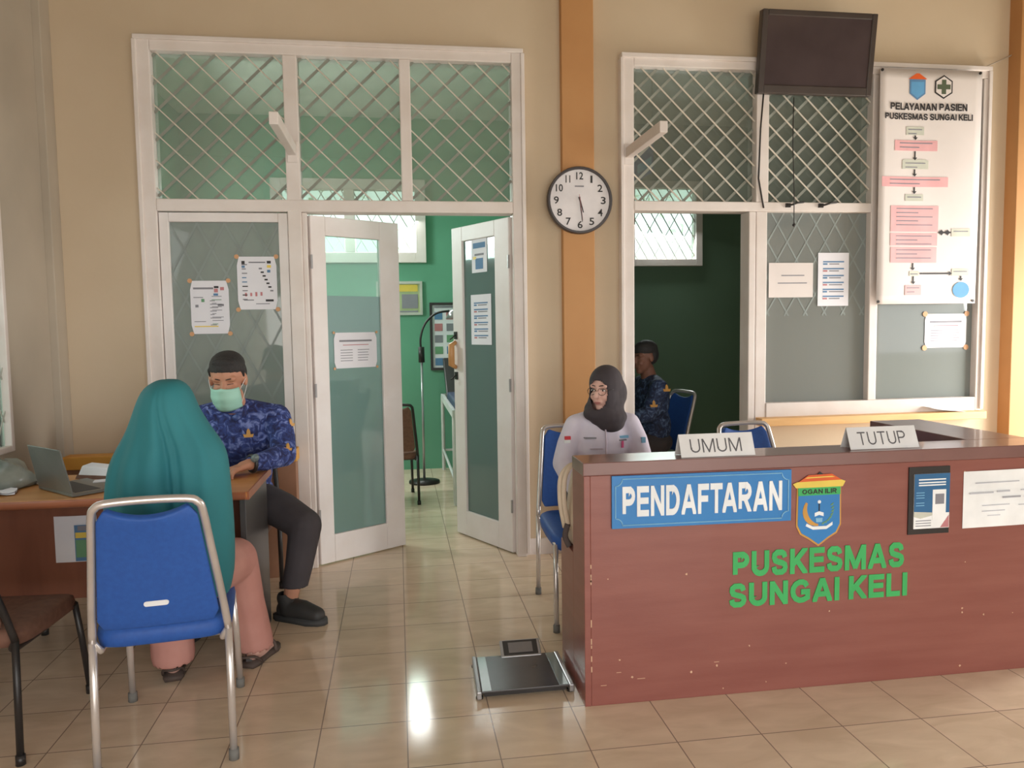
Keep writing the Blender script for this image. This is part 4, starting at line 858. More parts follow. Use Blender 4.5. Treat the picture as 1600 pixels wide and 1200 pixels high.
# things on the desk
b = MB(); r = random.Random(3); rings = []
for j, (z, f) in enumerate(((0.752, 1.0), (0.77, 1.05), (0.80, .95), (0.83, .8), (0.855, .55), (.862, .2))):
    rings.append([(-1.76+f*0.13*math.cos(a)*(1+.12*math.sin(3*a+j)), 1.16+f*0.15*math.sin(a)*(1+.1*math.cos(4*a+j)), z+0.012*math.sin(5*a+j)*(j > 0)) for a in [2*PI*i/28 for i in range(28)]])
tag(build(b.loft(rings), 'plastic_packet', M['plastic'], smooth=True, origin=(-1.76, 1.16, .752)), 'crumpled grey plastic wrapped packet at the left end of the desk', 'packet')
for i, (x, y, a, w_, h_, m, lb) in enumerate(((-1.70, 0.99, .3, .16, .10, M['paper'], 'white crumpled paper lying before the plastic packet'), (-1.585, 1.20, -.5, .10, .06, M['vinyl'], 'small folded paper between the packet and the laptop'))):
    b = MB(); R2 = Matrix.Rotation(a, 3, 'Z'); n = 6
    for lay in range(2):
        z = .753+lay*.006; vs = [V((x, y, z+.004+.004*math.sin(ii*2+jj*1.7+lay)))+R2 @ V(((ii/n-.5)*w_, (jj/n-.5)*h_+lay*.01, 0)) for ii in range(n+1) for jj in range(n+1)]
        b.add(vs, [(ii*(n+1)+jj, (ii+1)*(n+1)+jj, (ii+1)*(n+1)+jj+1, ii*(n+1)+jj+1) for ii in range(n) for jj in range(n)])
    o = build(b, 'paper_sheet', m, origin=(x, y, .753), fix=False); k = o.modifiers.new('s', 'SOLIDIFY'); k.thickness = 0.001; tag(o, lb, 'paper')
S = tag(empty('tissue_pack', (-1.40, 1.32, .75)), 'white packet standing behind the laptop on the desk', 'packet')
b = MB(); c = V((-1.40, 1.31, .751)); R2 = Matrix.Rotation(-.35, 3, 'Z'); bt = [c+R2 @ V(p) for p in ((-.09, -.05, 0), (.09, -.05, 0), (.09, .05, 0), (-.09, .05, 0))]; tp_ = [c+R2 @ V(p) for p in ((-.085, -.02, .055), (.07, -.02, .045), (.07, .045, .05), (-.085, .045, .06))]
b.hexa(bt, tp_); build(b, 'wrapper', M['paper'], S, bevel=0.008)
b = MB().hexa([p+V((0, 0, 0)) for p in [c+R2 @ V(q_) for q_ in ((-.092, -.054, 0), (.092, -.054, 0), (.092, -.05, 0), (-.092, -.05, 0))]], [c+R2 @ V(q_) for q_ in ((-.09, -.044, .016), (.09, -.044, .014), (.09, -.04, .014), (-.09, -.04, .016))]); build(b, 'band', M['brownf'], S)
# white curled paper on the sill
b = MB(); n = 10; p = P(1475, 636, 2.14)
vs = [V((3.34+i/n*0.26, 2.105+0.10*j/4, 0.813+0.02*math.sin(i/n*PI)*(0.4+j*.2)+ (0.035*(1-i/n)**3))) for i in range(n+1) for j in range(5)]
b.add(vs, [(i*5+j, (i+1)*5+j, (i+1)*5+j+1, i*5+j+1) for i in range(n) for j in range(4)]); o = build(b, 'curled_paper', M['paperw'], smooth=True, origin=(3.45, 2.15, .813), fix=False); k = o.modifiers.new('s', 'SOLIDIFY'); k.thickness = .001
tag(o, 'curled white sheet lying on the tan window sill', 'paper')
# ------------------------------------------------------------------ green room furniture
def framed(name, x0, x1, z0, z1, fm, base, label, marks, y=5.30):
    S = tag(empty(name, ((x0+x1)/2, y, (z0+z1)/2)), label, 'poster'); build(frame_rect(MB(), x0, x1, z0, z1, 0.025, y-0.025, y-0.001), 'frame', fm, S)
    b = MB().box((x0+.02, y-.012, z0+.02), (x1-.02, y-.003, z1-.02), 0); w_, h_ = x1-x0, z1-z0
    for (a, c, d, e, mi) in marks: b.box((x0+a*w_, y-.0145-.0002*mi, z0+c*h_), (x0+d*w_, y-.0118, z0+e*h_), mi)
    build(b, 'print', base, S); return S
framed('framed_poster', -0.245, 0.203, 1.54, 1.87, M['barb'], [mat('faded_green_print', (172, 186, 140)), M['yel'], M['palegrey'], M['inkgrey']], 'faded yellow poster in a grey frame on the green wall', [(.1, .7, .9, .9, 1), (.1, .2, .45, .62, 2), (.55, .2, .9, .62, 3), (.15, .08, .9, .13, 3)])
framed('anatomy_poster', 0.27, 0.66, 0.99, 1.66, M['blackm'], [M['paper'], M['inkblue'], M['inkred'], M['inkgrey'], M['inkgreen']], 'black framed chart with small pictures in rows on the green wall', [(.12, .92, .6, .95, 3)]+[(.12+.3*i, .75-.17*j, .32+.3*i, .86-.17*j, 1+(i+j) % 4) for i in range(3) for j in range(5)])
S = tag(empty('examination_bed', (0.72, 4.4, 0)), 'white framed examination bed with blue mattress in the green room', 'bed')
b = MB()
for (x, y) in ((0.375, 3.64), (0.375, 5.2), (1.03, 3.64), (1.03, 5.2)): b.tube([(x, y, 0), (x, y, .74)], 0.018, 8)
for y in (3.64, 5.2): b.tube([(0.375, y, .2), (1.03, y, .2)], .012, 8)
for x in (.375, 1.03): b.tube([(x, 3.64, .2), (x, 5.2, .2)], .012, 8); b.box((x-.015, 3.62, .70), (x+.015, 5.22, .76))
for y in (3.64, 5.2): b.box((.375, y-.015, .70), (1.03, y+.015, .76))
build(b, 'bed_frame', M['bedw'], S)
build(MB().box((.38, 3.63, .76), (1.03, 4.55, .83)), 'mattress', M['matt'], S, bevel=.015)
b = MB().hexa([V((.38, 4.56, .76)), V((1.03, 4.56, .76)), V((1.03, 4.63, .76)), V((.38, 4.63, .76))], [V((.38, 5.08, 1.12)), V((1.03, 5.08, 1.12)), V((1.03, 5.16, 1.10)), V((.38, 5.16, 1.10))]); build(b, 'headrest', M['blackm'], S, bevel=.01)
S = tag(empty('examination_lamp', (0.16, 4.6, 0)), 'gooseneck lamp on a thin stand in the green room', 'lamp')
build(MB().lathe([(0, 0), (.14, 0), (.14, .02), (.03, .035), (0, .04)], (0.16, 4.6, 0), 24, 'z'), 'base', M['blackm'], S, True)
build(MB().tube([(0.16, 4.6, .03), (0.16, 4.6, 1.15)], .011, 8), 'pole', M['silver'], S, True)
build(MB().tube([(0.16, 4.6, 1.10), (0.16, 4.6, 1.24)], .028, 10), 'clamp', M['blackm'], S, True)
build(MB().tube(smooth_path([(0.16, 4.6, 1.2), (0.155, 4.6, 1.32), (0.20, 4.6, 1.45), (0.30, 4.6, 1.54), (0.42, 4.6, 1.56)], 5), .010, 8), 'gooseneck', M['blackm'], S, True)
build(MB().lathe([(.02, .04), (.05, .02), (.075, -.04), (.07, -.04), (.04, .015)], (0.46, 4.6, 1.53), 20, 'z'), 'lamp_shade', M['silver'], S, True)
a = P(1005, 250, 2.42)
S = tag(empty('room_sign', a), 'small blue and white sign inside the glass right of the clock', 'sign')
b = MB().hexa([P(990, 288, 2.42), P(1021, 268, 2.42), P(1021, 268, 2.43), P(990, 288, 2.43)], [P(990, 243, 2.42), P(1021, 222, 2.42), P(1021, 222, 2.43), P(990, 243, 2.43)]); build(b, 'board', mat('dull_sign_blue', (84, 112, 168)), S)
b = MB().hexa([P(996, 272, 2.417), P(1018, 258, 2.417), P(1018, 258, 2.42), P(996, 272, 2.42)], [P(996, 258, 2.417), P(1018, 244, 2.417), P(1018, 244, 2.42), P(996, 258, 2.42)]); build(b, 'patch', M['lblue'], S)
b = MB().tube([P(992, 243, 2.425), P(992, 243, 2.425)+V((0, 0, .95))], .003, 6).tube([P(1019, 224, 2.425), P(1019, 224, 2.425)+V((0, 0, .88))], .003, 6); build(b, 'hanging_wire', M['barb'], S)
# trees outside the rear windows
def tree(x, y, h, r_, label):
    T = tag(empty('tree', (x, y, 0)), label, 'tree', None); build(MB().tube([(x, y, 0), (x+.05, y, h*.5), (x, y, h*.8)], [.12, .09, .05], 10), 'trunk', M['bark'], T, True)
    b = MB(); rr = random.Random(int(x*10)+7)
    for i in range(110):
        d = V((rr.gauss(0, 1), rr.gauss(0, 1), rr.gauss(0, 1))).normalized()*r_*rr.uniform(.5, 1); c = V((x, y, h*.72))+V((d.x, d.y, d.z*.9))
        u = V((rr.uniform(-1, 1), rr.uniform(-1, 1), rr.uniform(-1, 1))).normalized(); v_ = u.orthogonal().normalized(); s_ = rr.uniform(.06, .13)
        b.add([c-u*s_, c+v_*s_*.45, c+u*s_, c-v_*s_*.45], [(0, 1, 2, 3)])
    build(b, 'foliage', M['leaf'], T, fix=False)
tree(-2.4, 13.0, 6.0, 1.9, 'tree with daylight painted into its leaves outside the left panes of the green room window'); tree(6.4, 13.0, 5.4, 1.7, 'tree with daylight painted into its leaves outside the dark room window')

# ================================================================== PEOPLE
def head_prims(mb, c, R, s=1.0, ears=True):
    c = V(c)
    def T(p): return c+R @ (V(p)*s)
    mb.sph(T((0, -.012, .030)), (.072*s, .090*s, .086*s), R=R); mb.sph(T((0, .022, -.035)), (.057*s, .068*s, .078*s), R=R)
    mb.sph(T((0, .058, -.092)), (.026*s, .024*s, .022*s), R=R); mb.cap(T((0, .082, .012)), T((0, .104, -.026)), .008*s, .0135*s)
    mb.sph(T((-.030, .060, -.030)), (.024*s, .026*s, .026*s), R=R); mb.sph(T((.030, .060, -.030)), (.024*s, .026*s, .026*s), R=R)
    mb.cap(T((-.038, .066, .026)), T((.038, .066, .026)), .014*s, .014*s); mb.cap(T((-.018, .080, -.060)), T((.018, .080, -.060)), .010*s, .010*s)
    if ears:
        for sx in (-1, 1): mb.sph(T((sx*.073, -.004, -.005)), (.011*s, .019*s, .030*s), R=R)
    return T
def hand_prims(mb, wrist, dirv, up, side, s=1.0, curl=0.6):
    """palm plus five fingers; dirv fingers, up back-of-hand, side +1/-1 thumb side"""
    d = V(dirv).normalized(); u = V(up); u = (u-d*u.dot(d)).normalized(); l = d.cross(u)*side; w_ = V(wrist)
    k = w_+d*.075*s
    mb.chain([w_, w_+d*.03*s], [.023*s, .022*s])
    for i, (off, ln) in enumerate(((.030, .068), (.010, .078), (-.010, .072), (-.029, .056))):
        a = k+l*off*s; mb.chain([w_+l*off*.6*s+d*.01*s, a], [.015*s, .0125*s])
        p, dd = a, d.copy(); ang = curl*0.45
        for jn in range(3):
            dd = (dd*math.cos(ang)-u*math.sin(ang)).normalized(); u_ = u; q_ = p+dd*ln*s*(.45, .32, .25)[jn]; mb.cap(p, q_, (.0098, .0088, .0080)[jn]*s, (.0088, .0080, .0072)[jn]*s, 10); p = q_; ang = curl*0.55
            # rotate frame for further curl
            dd = (dd*math.cos(ang*.5)-u*math.sin(ang*.5)).normalized()
    th0 = w_+d*.02*s+l*.024*s; th1 = th0+(d*.6+l*.8-u*.2).normalized()*.036*s; th2 = th1+(d*.95+l*.15-u*.35).normalized()*.034*s
    mb.chain([th0, th1, th2], [.0135*s, .0108*s, .0090*s])
def eyes(T, R, parent, skinm, closed=False, s=1.0):
    for sx in (-1, 1):
        if not closed:
            e = build(MB().sph(T((sx*.030, .0725, .004)), (.0125*s, .008*s, .0062*s), R=R), 'eye', M['eyew'], parent, True)
            build(MB().sph(T((sx*.030, .0785, .004)), (.0055*s, .0035*s, .0055*s), R=R), 'iris', M['eye'], e, True)
        build(MB().tube([T((sx*(.016+.008*i), .0815-.0011*i*i, .009-(.004 if closed else 0)+.0012*math.sin(i/3*PI))) for i in range(4)], .0016*s, 6), 'eyelash', M['eye'], parent, True)
        build(MB().tube([T((sx*(.012+.0085*i), .0835-.0011*i*i, .027+.003*math.sin(i/4*PI))) for i in range(5)], [.0022, .003, .003, .0026, .0012], 6), 'eyebrow', M['brow'], parent, True)
# ---------------- woman in teal khimar, seated with her back to the viewer
PW = tag(empty('person', (-0.86, 0.45, 0)), 'person in a teal head covering and pink trousers seated with their back to the viewer', 'person')
b = MB(); Rh = rotm(math.radians(-12), math.radians(-8)); Tw = head_prims(b, (-0.808, 0.32, 1.135), Rh, .95)
b.chain([(-.812, .30, 1.06), (-.82, .29, .98)], [.048, .055]); b.sph((-.835, .32, .86), (.12, .07, .15)); b.sph((-.85, .35, .68), (.12, .08, .15)); b.sph((-.86, .36, .56), (.17, .13, .10))
b.chain([(-.93, .33, .93), (-.96, .46, .74), (-.92, .70, .785)], [.040, .036, .026]); b.chain([(-.74, .33, .93), (-.73, .46, .74), (-.76, .70, .785)], [.040, .036, .026])
hand_prims(b, (-.93, .71, .785), (.3, 1, -.05), (0, 0, 1), 1, .92, .3); hand_prims(b, (-.76, .71, .785), (-.3, 1, -.05), (0, 0, 1), -1, .92, .3)
for sx, kn, an in ((-1, (-.975, .74, .50), (-.99, .83, .09)), (1, (-.715, .76, .50), (-.69, .90, .09))):
    b.chain([(-.86+sx*.09, .38, .53), kn, V(kn).lerp(V(an), .5), an], [.085, .058, .048, .036])
for (fx, fy, dx) in ((-.99, .83, -.03), (-.69, .90, .05)): b.chain([(fx, fy, .05), (fx+dx*.3, fy+.05, .035), (fx+dx, fy+.14, .024)], [.034, .034, .022])
blob(b, 'body', M['skinf'], PW, .0065, 3)
b = MB()
b.sph((-.86, .36, .57), (.19, .15, .10))
for sx, kn, an, hm in ((-1, (-.965, .72, .50), (-.985, .82, .10), .085), (1, (-.715, .75, .495), (-.685, .91, .09), .080)):
    b.chain([(-.86+sx*.10, .38, .55), kn, V(kn).lerp(V(an), .5)+V((0, -.005, 0)), an], [.10, .088, .080, hm])
blob(b, 'trousers', M['pinkt'], PW, .009, 4, cut=lambda p: p.z < 0.072, solid=.004)
for (fx, fy, dx) in ((-.99, .83, -.03), (-.69, .90, .05)):
    b = MB(); d = V((dx, .14, 0)); n_ = V((-d.y, d.x, 0)).normalized(); prof = ((-.35, .030), (-.1, .040), (.4, .038), (.9, .046), (1.15, .036), (1.28, .014)); Lp = [V((fx, fy, 0))+d*t_+n_*w_ for t_, w_ in prof]; Rp = [V((fx, fy, 0))+d*t_-n_*w_ for t_, w_ in reversed(prof)]
    pl = Lp+Rp; b.loft([[p+V((0, 0, .001)) for p in pl], [p+V((0, 0, .020)) for p in pl]])
    c1 = V((fx, fy, 0))+d*.75; b.tube(smooth_path([c1+n_*.046+V((0, 0, .012)), c1+n_*.038+V((0, 0, .052)), c1+V((0, 0, .068)), c1-n_*.038+V((0, 0, .052)), c1-n_*.046+V((0, 0, .012))], 3), .007, 8)
    c1 = V((fx, fy, 0))-d*.30; b.tube(smooth_path([c1+d*.3+n_*.040+V((0, 0, .015)), c1+n_*.034+V((0, 0, .05)), c1-d*.18+V((0, 0, .055)), c1-n_*.034+V((0, 0, .05)), c1+d*.3-n_*.040+V((0, 0, .015))], 3), .006, 8)
    build(b, 'sandal', M['sandal'], PW, True)
rows = [(592, 250, 275), (597, 238, 286), (605, 226, 295), (618, 218, 302), (637, 211, 309), (655, 204, 319), (670, 198, 328), (686, 189, 339), (702, 179, 349), (718, 171, 353), (735, 165, 355), (767, 160, 356), (800, 156, 357), (840, 154, 358), (880, 153, 358), (915, 154, 357), (938, 158, 352)]
rings = []; N = 96
for i, (py, xa, xb) in enumerate(rows):
    A, Bq = P(xa, py, .32), P(xb, py, .32); t_ = i/(len(rows)-1); cx = (A.x+Bq.x)/2; hx = (Bq.x-A.x)/2
    ry = (0.030, .058, .082, .098, .106, .110, .114, .120, .128, .134, .14, .15, .165, .18, .19, .2, .2)[i]; cy = (.32, .32, .32, .32, .32, .325, .325, .33, .33, .335, .34, .35, .37, .385, .395, .40, .40)[i]
    amp = .021*min(1, max(0, (i-2)/8))
    rg = []
    for j in range(N):
        a = 2*PI*j/N; c, s_ = math.cos(a), math.sin(a); bw = 1-max(0, abs(c))**6
        # folds fan down from the crown over the back
        fo = amp*(math.sin(7*a+1.2*math.sin(2*a)+t_*2.2)*.6+math.sin(13*a-t_*3)*.3+math.sin(3.2*a+t_*4)*.3)*bw
        fo -= amp*1.5*math.exp(-((a-(4.55+0.50*t_))/.055)**2)+amp*1.2*math.exp(-((a-(4.73+0.45*t_))/.05)**2)-amp*.9*math.exp(-((a-(4.64+0.48*t_))/.05)**2)
        rg.append((cx+c*hx*(1+fo*.3), cy+s_*(ry+fo+(max(0, s_)*.26*min(1, max(0, t_-.25)*2.2))), A.z*.5+Bq.z*.5+(0.004*math.sin(9*a) if i == len(rows)-1 else 0)))
    rings.append(rg)
kh = MB().loft(rings, cap1=False); 
kz = [P(262, 589, .32)+V((0, 0, 0))]
kho = build(kh, 'head_covering', M['teal'], PW, True); k = kho.modifiers.new('sub', 'SUBSURF'); k.levels = 1; k.render_levels = 1
# ---------------- man with mask at the desk
PM = tag(empty('person', (-0.86, 1.62, 0)), 'person in a blue batik shirt and mint face mask seated behind the desk', 'person')
RM = rotm(math.radians(178), math.radians(-18)); HM = V((-0.866, 1.475, 1.175))
b = MB(); Tm = head_prims(b, HM, RM, 1.09)
b.chain([(-.86, 1.53, 1.09), (-.862, 1.60, 1.0)], [.054, .062]); b.sph((-.86, 1.64, .86), (.16, .10, .17)); b.sph((-.88, 1.67, .68), (.14, .10, .16)); b.sph((-.89, 1.68, .55), (.17, .12, .10))
for pts in ([(-.665, 1.60, .96), (-.612, 1.46, .80), (-.735, 1.235, .795)], [(-1.055, 1.60, .96), (-1.10, 1.46, .80), (-.97, 1.235, .795)]): b.chain(pts, [.05, .042, .027])
hand_prims(b, (-.740, 1.228, .797), (-.75, -.72, -.18), (-.2, 0, 1), 1, 1.06, 1.0); hand_prims(b, (-.965, 1.228, .797), (.75, -.72, -.12), (.1, 0, 1), -1, 1.06, .9)
for pts in ([(-.80, 1.66, .54), (-.515, 1.38, .475), (-.56, 1.37, .28), (-.60, 1.40, .10)], [(-.98, 1.66, .54), (-1.02, 1.28, .50), (-1.02, 1.33, .28), (-1.02, 1.36, .10)]): b.chain(pts, [.085, .060, .046, .036])
b.chain([(-.60, 1.40, .06), (-.50, 1.34, .04)], [.034, .026]); b.chain([(-1.02, 1.36, .06), (-1.03, 1.24, .04)], [.034, .026])
bo = blob(b, 'body', M['skin'], PM, .0055, 3)
eyes(Tm, RM, PM, None, closed=True)
b = MB(); b.sph(Tm((0, -.018, .058)), (.083, .100, .069), R=RM); b.sph(Tm((0, -.042, .016)), (.0835, .070, .088), R=RM); b.sph(Tm((0, .036, .092)), (.058, .030, .022), R=RM)
for sx in (-1, 1): b.cap(Tm((sx*.070, .010, .045)), Tm((sx*.070, .006, .01)), .012, .006)
blob(b, 'hair', M['hair'], PM, .005, 4)
b = MB(); n, m = 16, 10; vs = []
for i in range(n+1):
    for j in range(m+1):
        u = -1+2*i/n; v_ = j/m; x = u*.066*(1-.18*abs(v_-.45)); z = -.014-.100*v_; z += .020*(1-abs(u))*(1-v_)-.004*abs(u)*v_
        y = .130-.066*abs(u)**2.0-.014*max(0, v_-.3)**2*4-(.012 if 0 else 0)
        vs.append(Tm((x, y+.0015*math.sin(v_*PI*6), z)))
b.add(vs, [(i*(m+1)+j, (i+1)*(m+1)+j, (i+1)*(m+1)+j+1, i*(m+1)+j+1) for i in range(n) for j in range(m)])
mk = build(b, 'face_mask', M['mask'], PM, True, fix=False); k = mk.modifiers.new('s', 'SOLIDIFY'); k.thickness = .003
b = MB()
for sx in (-1, 1):
    b.tube(smooth_path([Tm((sx*.062, .060, -.026)), Tm((sx*.076, .02, -.0)), Tm((sx*.079, -.012, .006)), Tm((sx*.078, -.02, -.02)), Tm((sx*.072, .015, -.055)), Tm((sx*.060, .058, -.095))], 4), .0014, 6)
build(b, 'mask_loops', M['white_plain'], mk, True)
b = MB(); b.sph((-.86, 1.625, .875), (.195, .125, .19)); b.sph((-.875, 1.655, .70), (.175, .13, .18)); b.sph((-.885, 1.67, .58), (.19, .145, .11)); b.chain([(-1.045, 1.60, .975), (-.86, 1.60, 1.01), (-.675, 1.60, .975)], [.062, .070, .062])
b.chain([(-.665, 1.60, .965), (-.635, 1.54, .88), (-.614, 1.46, .80), (-.68, 1.325, .795), (-.720, 1.262, .797)], [.072, .066, .060, .048, .040])
b.chain([(-1.055, 1.60, .965), (-1.085, 1.54, .88), (-1.105, 1.46, .80), (-1.02, 1.325, .795), (-.985, 1.262, .797)], [.072, .066, .060, .048, .040])
sh_ = blob(b, 'shirt', M['batik'], PM, .008, 5)
b = MB(); b.tube([V((-.862, 1.575, 1.035))+V((.068*math.cos(a), .058*math.sin(a)-.01, .018*math.sin(a))) for a in [2*PI*i/24 for i in range(24)]], .014, 8, closed=True)
b.hexa([V((-.865, 1.50, .985)), V((-.80, 1.505, 1.035)), V((-.80, 1.52, 1.035)), V((-.865, 1.515, .985))], [V((-.845, 1.487, .965)), V((-.79, 1.495, 1.0)), V((-.785, 1.51, 1.0)), V((-.84, 1.505, .965))])
build(b, 'collar', M['batik'], sh_, True)
def emblem(c, n_, up, s_, parent):
    n_ = V(n_).normalized(); up = V(up); up = (up-n_*up.dot(n_)).normalized(); rt = up.cross(n_); c = V(c)
    o2 = [(-.5, -.5), (.5, -.5), (.62, -.1), (.25, -.15), (.18, .35), (0, .6), (-.18, .35), (-.25, -.15), (-.62, -.1)]
    p0 = [c+rt*x*s_+up*y*s_-n_*.012 for x, y in o2]; p1_ = [c+rt*x*s_+up*y*s_+n_*.002 for x, y in o2]
    build(MB().loft([p0, p1_]), 'badge', M['gold'], parent, label='gold emblem on the cloth')
emblem((-.785, 1.497, .905), (.15, -1, .1), (0, 0, 1), .040, sh_); emblem((-.955, 1.499, .905), (-.15, -1, .1), (0, 0, 1), .040, sh_); emblem((-.588, 1.545, .945), (.75, -.65, .2), (0, 0, 1), .036, sh_); emblem((-.588, 1.418, .842), (.6, -.75, .3), (0, .3, 1), .034, sh_)
b = MB(); b.sph((-.885, 1.68, .555), (.185, .145, .10)); b.chain([(-.80, 1.66, .55), (-.64, 1.50, .515), (-.515, 1.38, .462), (-.548, 1.372, .28), (-.585, 1.395, .125)], [.098, .090, .080, .068, .060]); b.chain([(-.98, 1.66, .55), (-1.02, 1.28, .50), (-1.02, 1.32, .28), (-1.02, 1.36, .12)], [.098, .078, .066, .060])
blob(b, 'trousers', M['trouser'], PM, .009, 5, cut=lambda p: p.z < 0.165, solid=.003)
def shoe(c, d, parent):
    c = V(c); d = V(d).normalized(); b = MB(); b.chain([c+V((0, 0, .105))-d*.02, c+V((0, 0, .055))+d*.01, c+d*.08+V((0, 0, .055)), c+d*.16+V((0, 0, .040))], [.044, .052, .048, .040]); b.sph(c-d*.035+V((0, 0, .045)), (.036, .036, .045))
    s2 = blob(b, 'shoe', M['shoe'], parent, .006, 3, cut=lambda p: p.z < .012 or p.z > .128)
    n_ = V((-d.y, d.x, 0)); prof = ((-.082, .024), (-.05, .046), (.06, .048), (.13, .054), (.19, .038), (.212, .014)); pl = [c+d*t_+n_*w_ for t_, w_ in prof]+[c+d*t_-n_*w_ for t_, w_ in reversed(prof)]
    for k_ in range(4): q_ = c+d*(.035+.024*k_)+V((0, 0, .106-.010*k_)); build(MB().tube([q_-n_*.026-V((0, 0, .008)), q_, q_+n_*.026-V((0, 0, .008))], .0035, 6), 'lace', M['sole'], s2, True)
    build(MB().loft([[p+V((0, 0, .0)) for p in pl], [p+V((0, 0, .026)) for p in pl]]), 'sole', M['sole'], s2, True)
shoe((-.605, 1.39, 0), (.85, -.50, 0), PM); shoe((-1.02, 1.35, 0), (-.1, -1, 0), PM)
b = MB(); wc = V((-.727, 1.246, .797)); wd = V((-.75, -.72, -.1)).normalized(); a1_ = V((0, 0, 1)); a2_ = wd.cross(a1_).normalized()
b.tube([wc+(a1_*math.cos(t_)+a2_*math.sin(t_))*.036 for t_ in [2*PI*i/20 for i in range(20)]], .009, 8, closed=True); b2 = build(b, 'wristwatch', M['watch'], PM, True)
wdir = (V((.15, -.8, .6))-wd*V((.15, -.8, .6)).dot(wd)).normalized(); cw = wc+wdir*.040; b = MB().cap(cw-wdir*.004, cw+wdir*.006, .018, .017); build(b, 'dial', M['watchf'], b2, True)
b = MB(); c = V((-.865, 1.10, .7515)); R2 = Matrix.Rotation(.2, 3, 'Z'); f4 = [c+R2 @ V(p) for p in ((-.07, -.05, 0), (.06, -.05, 0), (.07, .05, .03), (-.06, .05, .03))]; b.hexa(f4, [p+V((0, 0, .002)) for p in f4]); tag(build(b, 'paper_slip', M['mask'], origin=c), 'pale slip of paper under the masked man\'s hands', 'paper')
# ---------------- woman in white shirt and black hijab behind the counter
PN = tag(empty('person', (0.90, 1.28, 0)), 'person in a white shirt, black hijab and spectacles seated behind the counter', 'person')
RN = rotm(math.radians(137), math.radians(-4)); HN = V((0.915, 1.20, 1.100))
b = MB(); Tn = head_prims(b, HN, RN, .90, ears=False)
b.chain([(.905, 1.235, 1.02), (.91, 1.26, .94)], [.046, .055]); b.sph((.915, 1.27, .84), (.14, .095, .15)); b.sph((.90, 1.30, .68), (.12, .09, .15)); b.sph((.88, 1.33, .55), (.16, .12, .10))
for pts in ([(.775, 1.25, .915), (.715, 1.24, .74), (.765, 1.06, .60)], [(1.05, 1.25, .915), (1.10, 1.22, .76), (1.02, 1.0, .64)]): b.chain(pts, [.042, .036, .024])
hand_prims(b, (.770, 1.05, .60), (.6, -.8, -.1), (0, 0, 1), -1, .9, .6); hand_prims(b, (1.02, .99, .64), (-.4, -1, -.1), (0, 0, 1), 1, .9, .5)
for sx in (-1, 1): b.chain([(.88+sx*.08, 1.32, .53), (.88+sx*.10, .95, .50), (.88+sx*.10, .97, .28), (.88+sx*.10, 1.0, .08)], [.08, .056, .045, .034]); b.chain([(.88+sx*.1, 1.0, .05), (.88+sx*.1, .88, .03)], [.032, .022])
blob(b, 'body', M['skinf'], PN, .0055, 3)
def TN(p): return Tn(p)
eyes(TN, RN, PN, None, s=.9)
b = MB(); b.tube([Tn((-.020, .0905, -.060)), Tn((-.008, .0935, -.057)), Tn((0, .094, -.0585)), Tn((.008, .0935, -.057)), Tn((.020, .0905, -.060))], [.0015, .0028, .0024, .0028, .0015], 8); b.tube([Tn((-.016, .091, -.064)), Tn((0, .0935, -.0665)), Tn((.016, .091, -.064))], [.0015, .0032, .0015], 8); build(b, 'lips', M['lip'], PN, True)
G = MB()
for sx in (-1, 1):
    G.tube([Tn((sx*.031+.023*math.cos(t_), .097-.012*abs(math.cos(t_)*.5+sx*.5*0), .000+.019*math.sin(t_))) for t_ in [2*PI*i/24 for i in range(24)]], .0011, 6, closed=True)
    G.tube([Tn((sx*.054, .094, .004)), Tn((sx*.070, .05, .006)), Tn((sx*.074, .0, .004))], .0011, 6)
G.tube([Tn((-.008, .100, .003)), Tn((0, .103, .006)), Tn((.008, .100, .003))], .0011, 6); gl = build(G, 'spectacles', M['blackm'], PN, True)
b = MB()
b.sph(Tn((0, -.018, .030)), (.080, .098, .090), R=RN); b.sph(Tn((0, .005, -.035)), (.074, .086, .088), R=RN); b.sph(Tn((0, .050, -.098)), (.046, .036, .028), R=RN); b.sph(Tn((0, -.055, -.03)), (.084, .095, .10), R=RN); b.sph(Tn((0, -.11, -.005)), (.055, .050, .060), R=RN)
b.sph((.915, 1.215, 1.0), (.100, .085, .065)); b.sph((.930, 1.20, .965), (.096, .080, .055)); b.sph((.940, 1.185, .935), (.070, .055, .045)); b.sph((.86, 1.19, .985), (.055, .06, .04))
b.sph((.928, 1.225, 1.035), (.092, .088, .065)); b.sph((.905, 1.175, .985), (.075, .055, .045))
RNi = RN.inverted()
def facecut(p):
    q_ = RNi @ (p-HN)/.90
    return q_.y > .03 and ((q_.x)/.054)**2+((q_.z+.018)/.079)**2 < 1
hj = blob(b, 'hijab', M['hijab'], PN, .0055, 14, cut=facecut, solid=.004)
b = MB(); b.sph((.915, 1.27, .85), (.160, .108, .145)); b.sph((.90, 1.30, .69), (.145, .115, .17)); b.sph((.885, 1.32, .58), (.17, .13, .10)); b.chain([(.785, 1.255, .925), (.915, 1.265, .95), (1.040, 1.255, .925)], [.052, .058, .052])
b.chain([(.780, 1.25, .92), (.742, 1.25, .83), (.712, 1.24, .74), (.735, 1.14, .66), (.752, 1.09, .62)], [.055, .054, .050, .042, .040]); b.chain([(1.050, 1.25, .92), (1.085, 1.24, .84), (1.105, 1.22, .76), (1.06, 1.10, .69), (1.03, 1.03, .65)], [.056, .056, .052, .044, .038])
shn = blob(b, 'shirt', M['shirt'], PN, .0075, 5)
b = MB(); b.box((.832, 1.152, .815), (.892, 1.175, .817)); b.tube([(.905, 1.155, .93), (.908, 1.152, .85), (.908, 1.158, .75)], .004, 6); build(b, 'placket', mat('shirt_seam', (188, 172, 186)), shn)
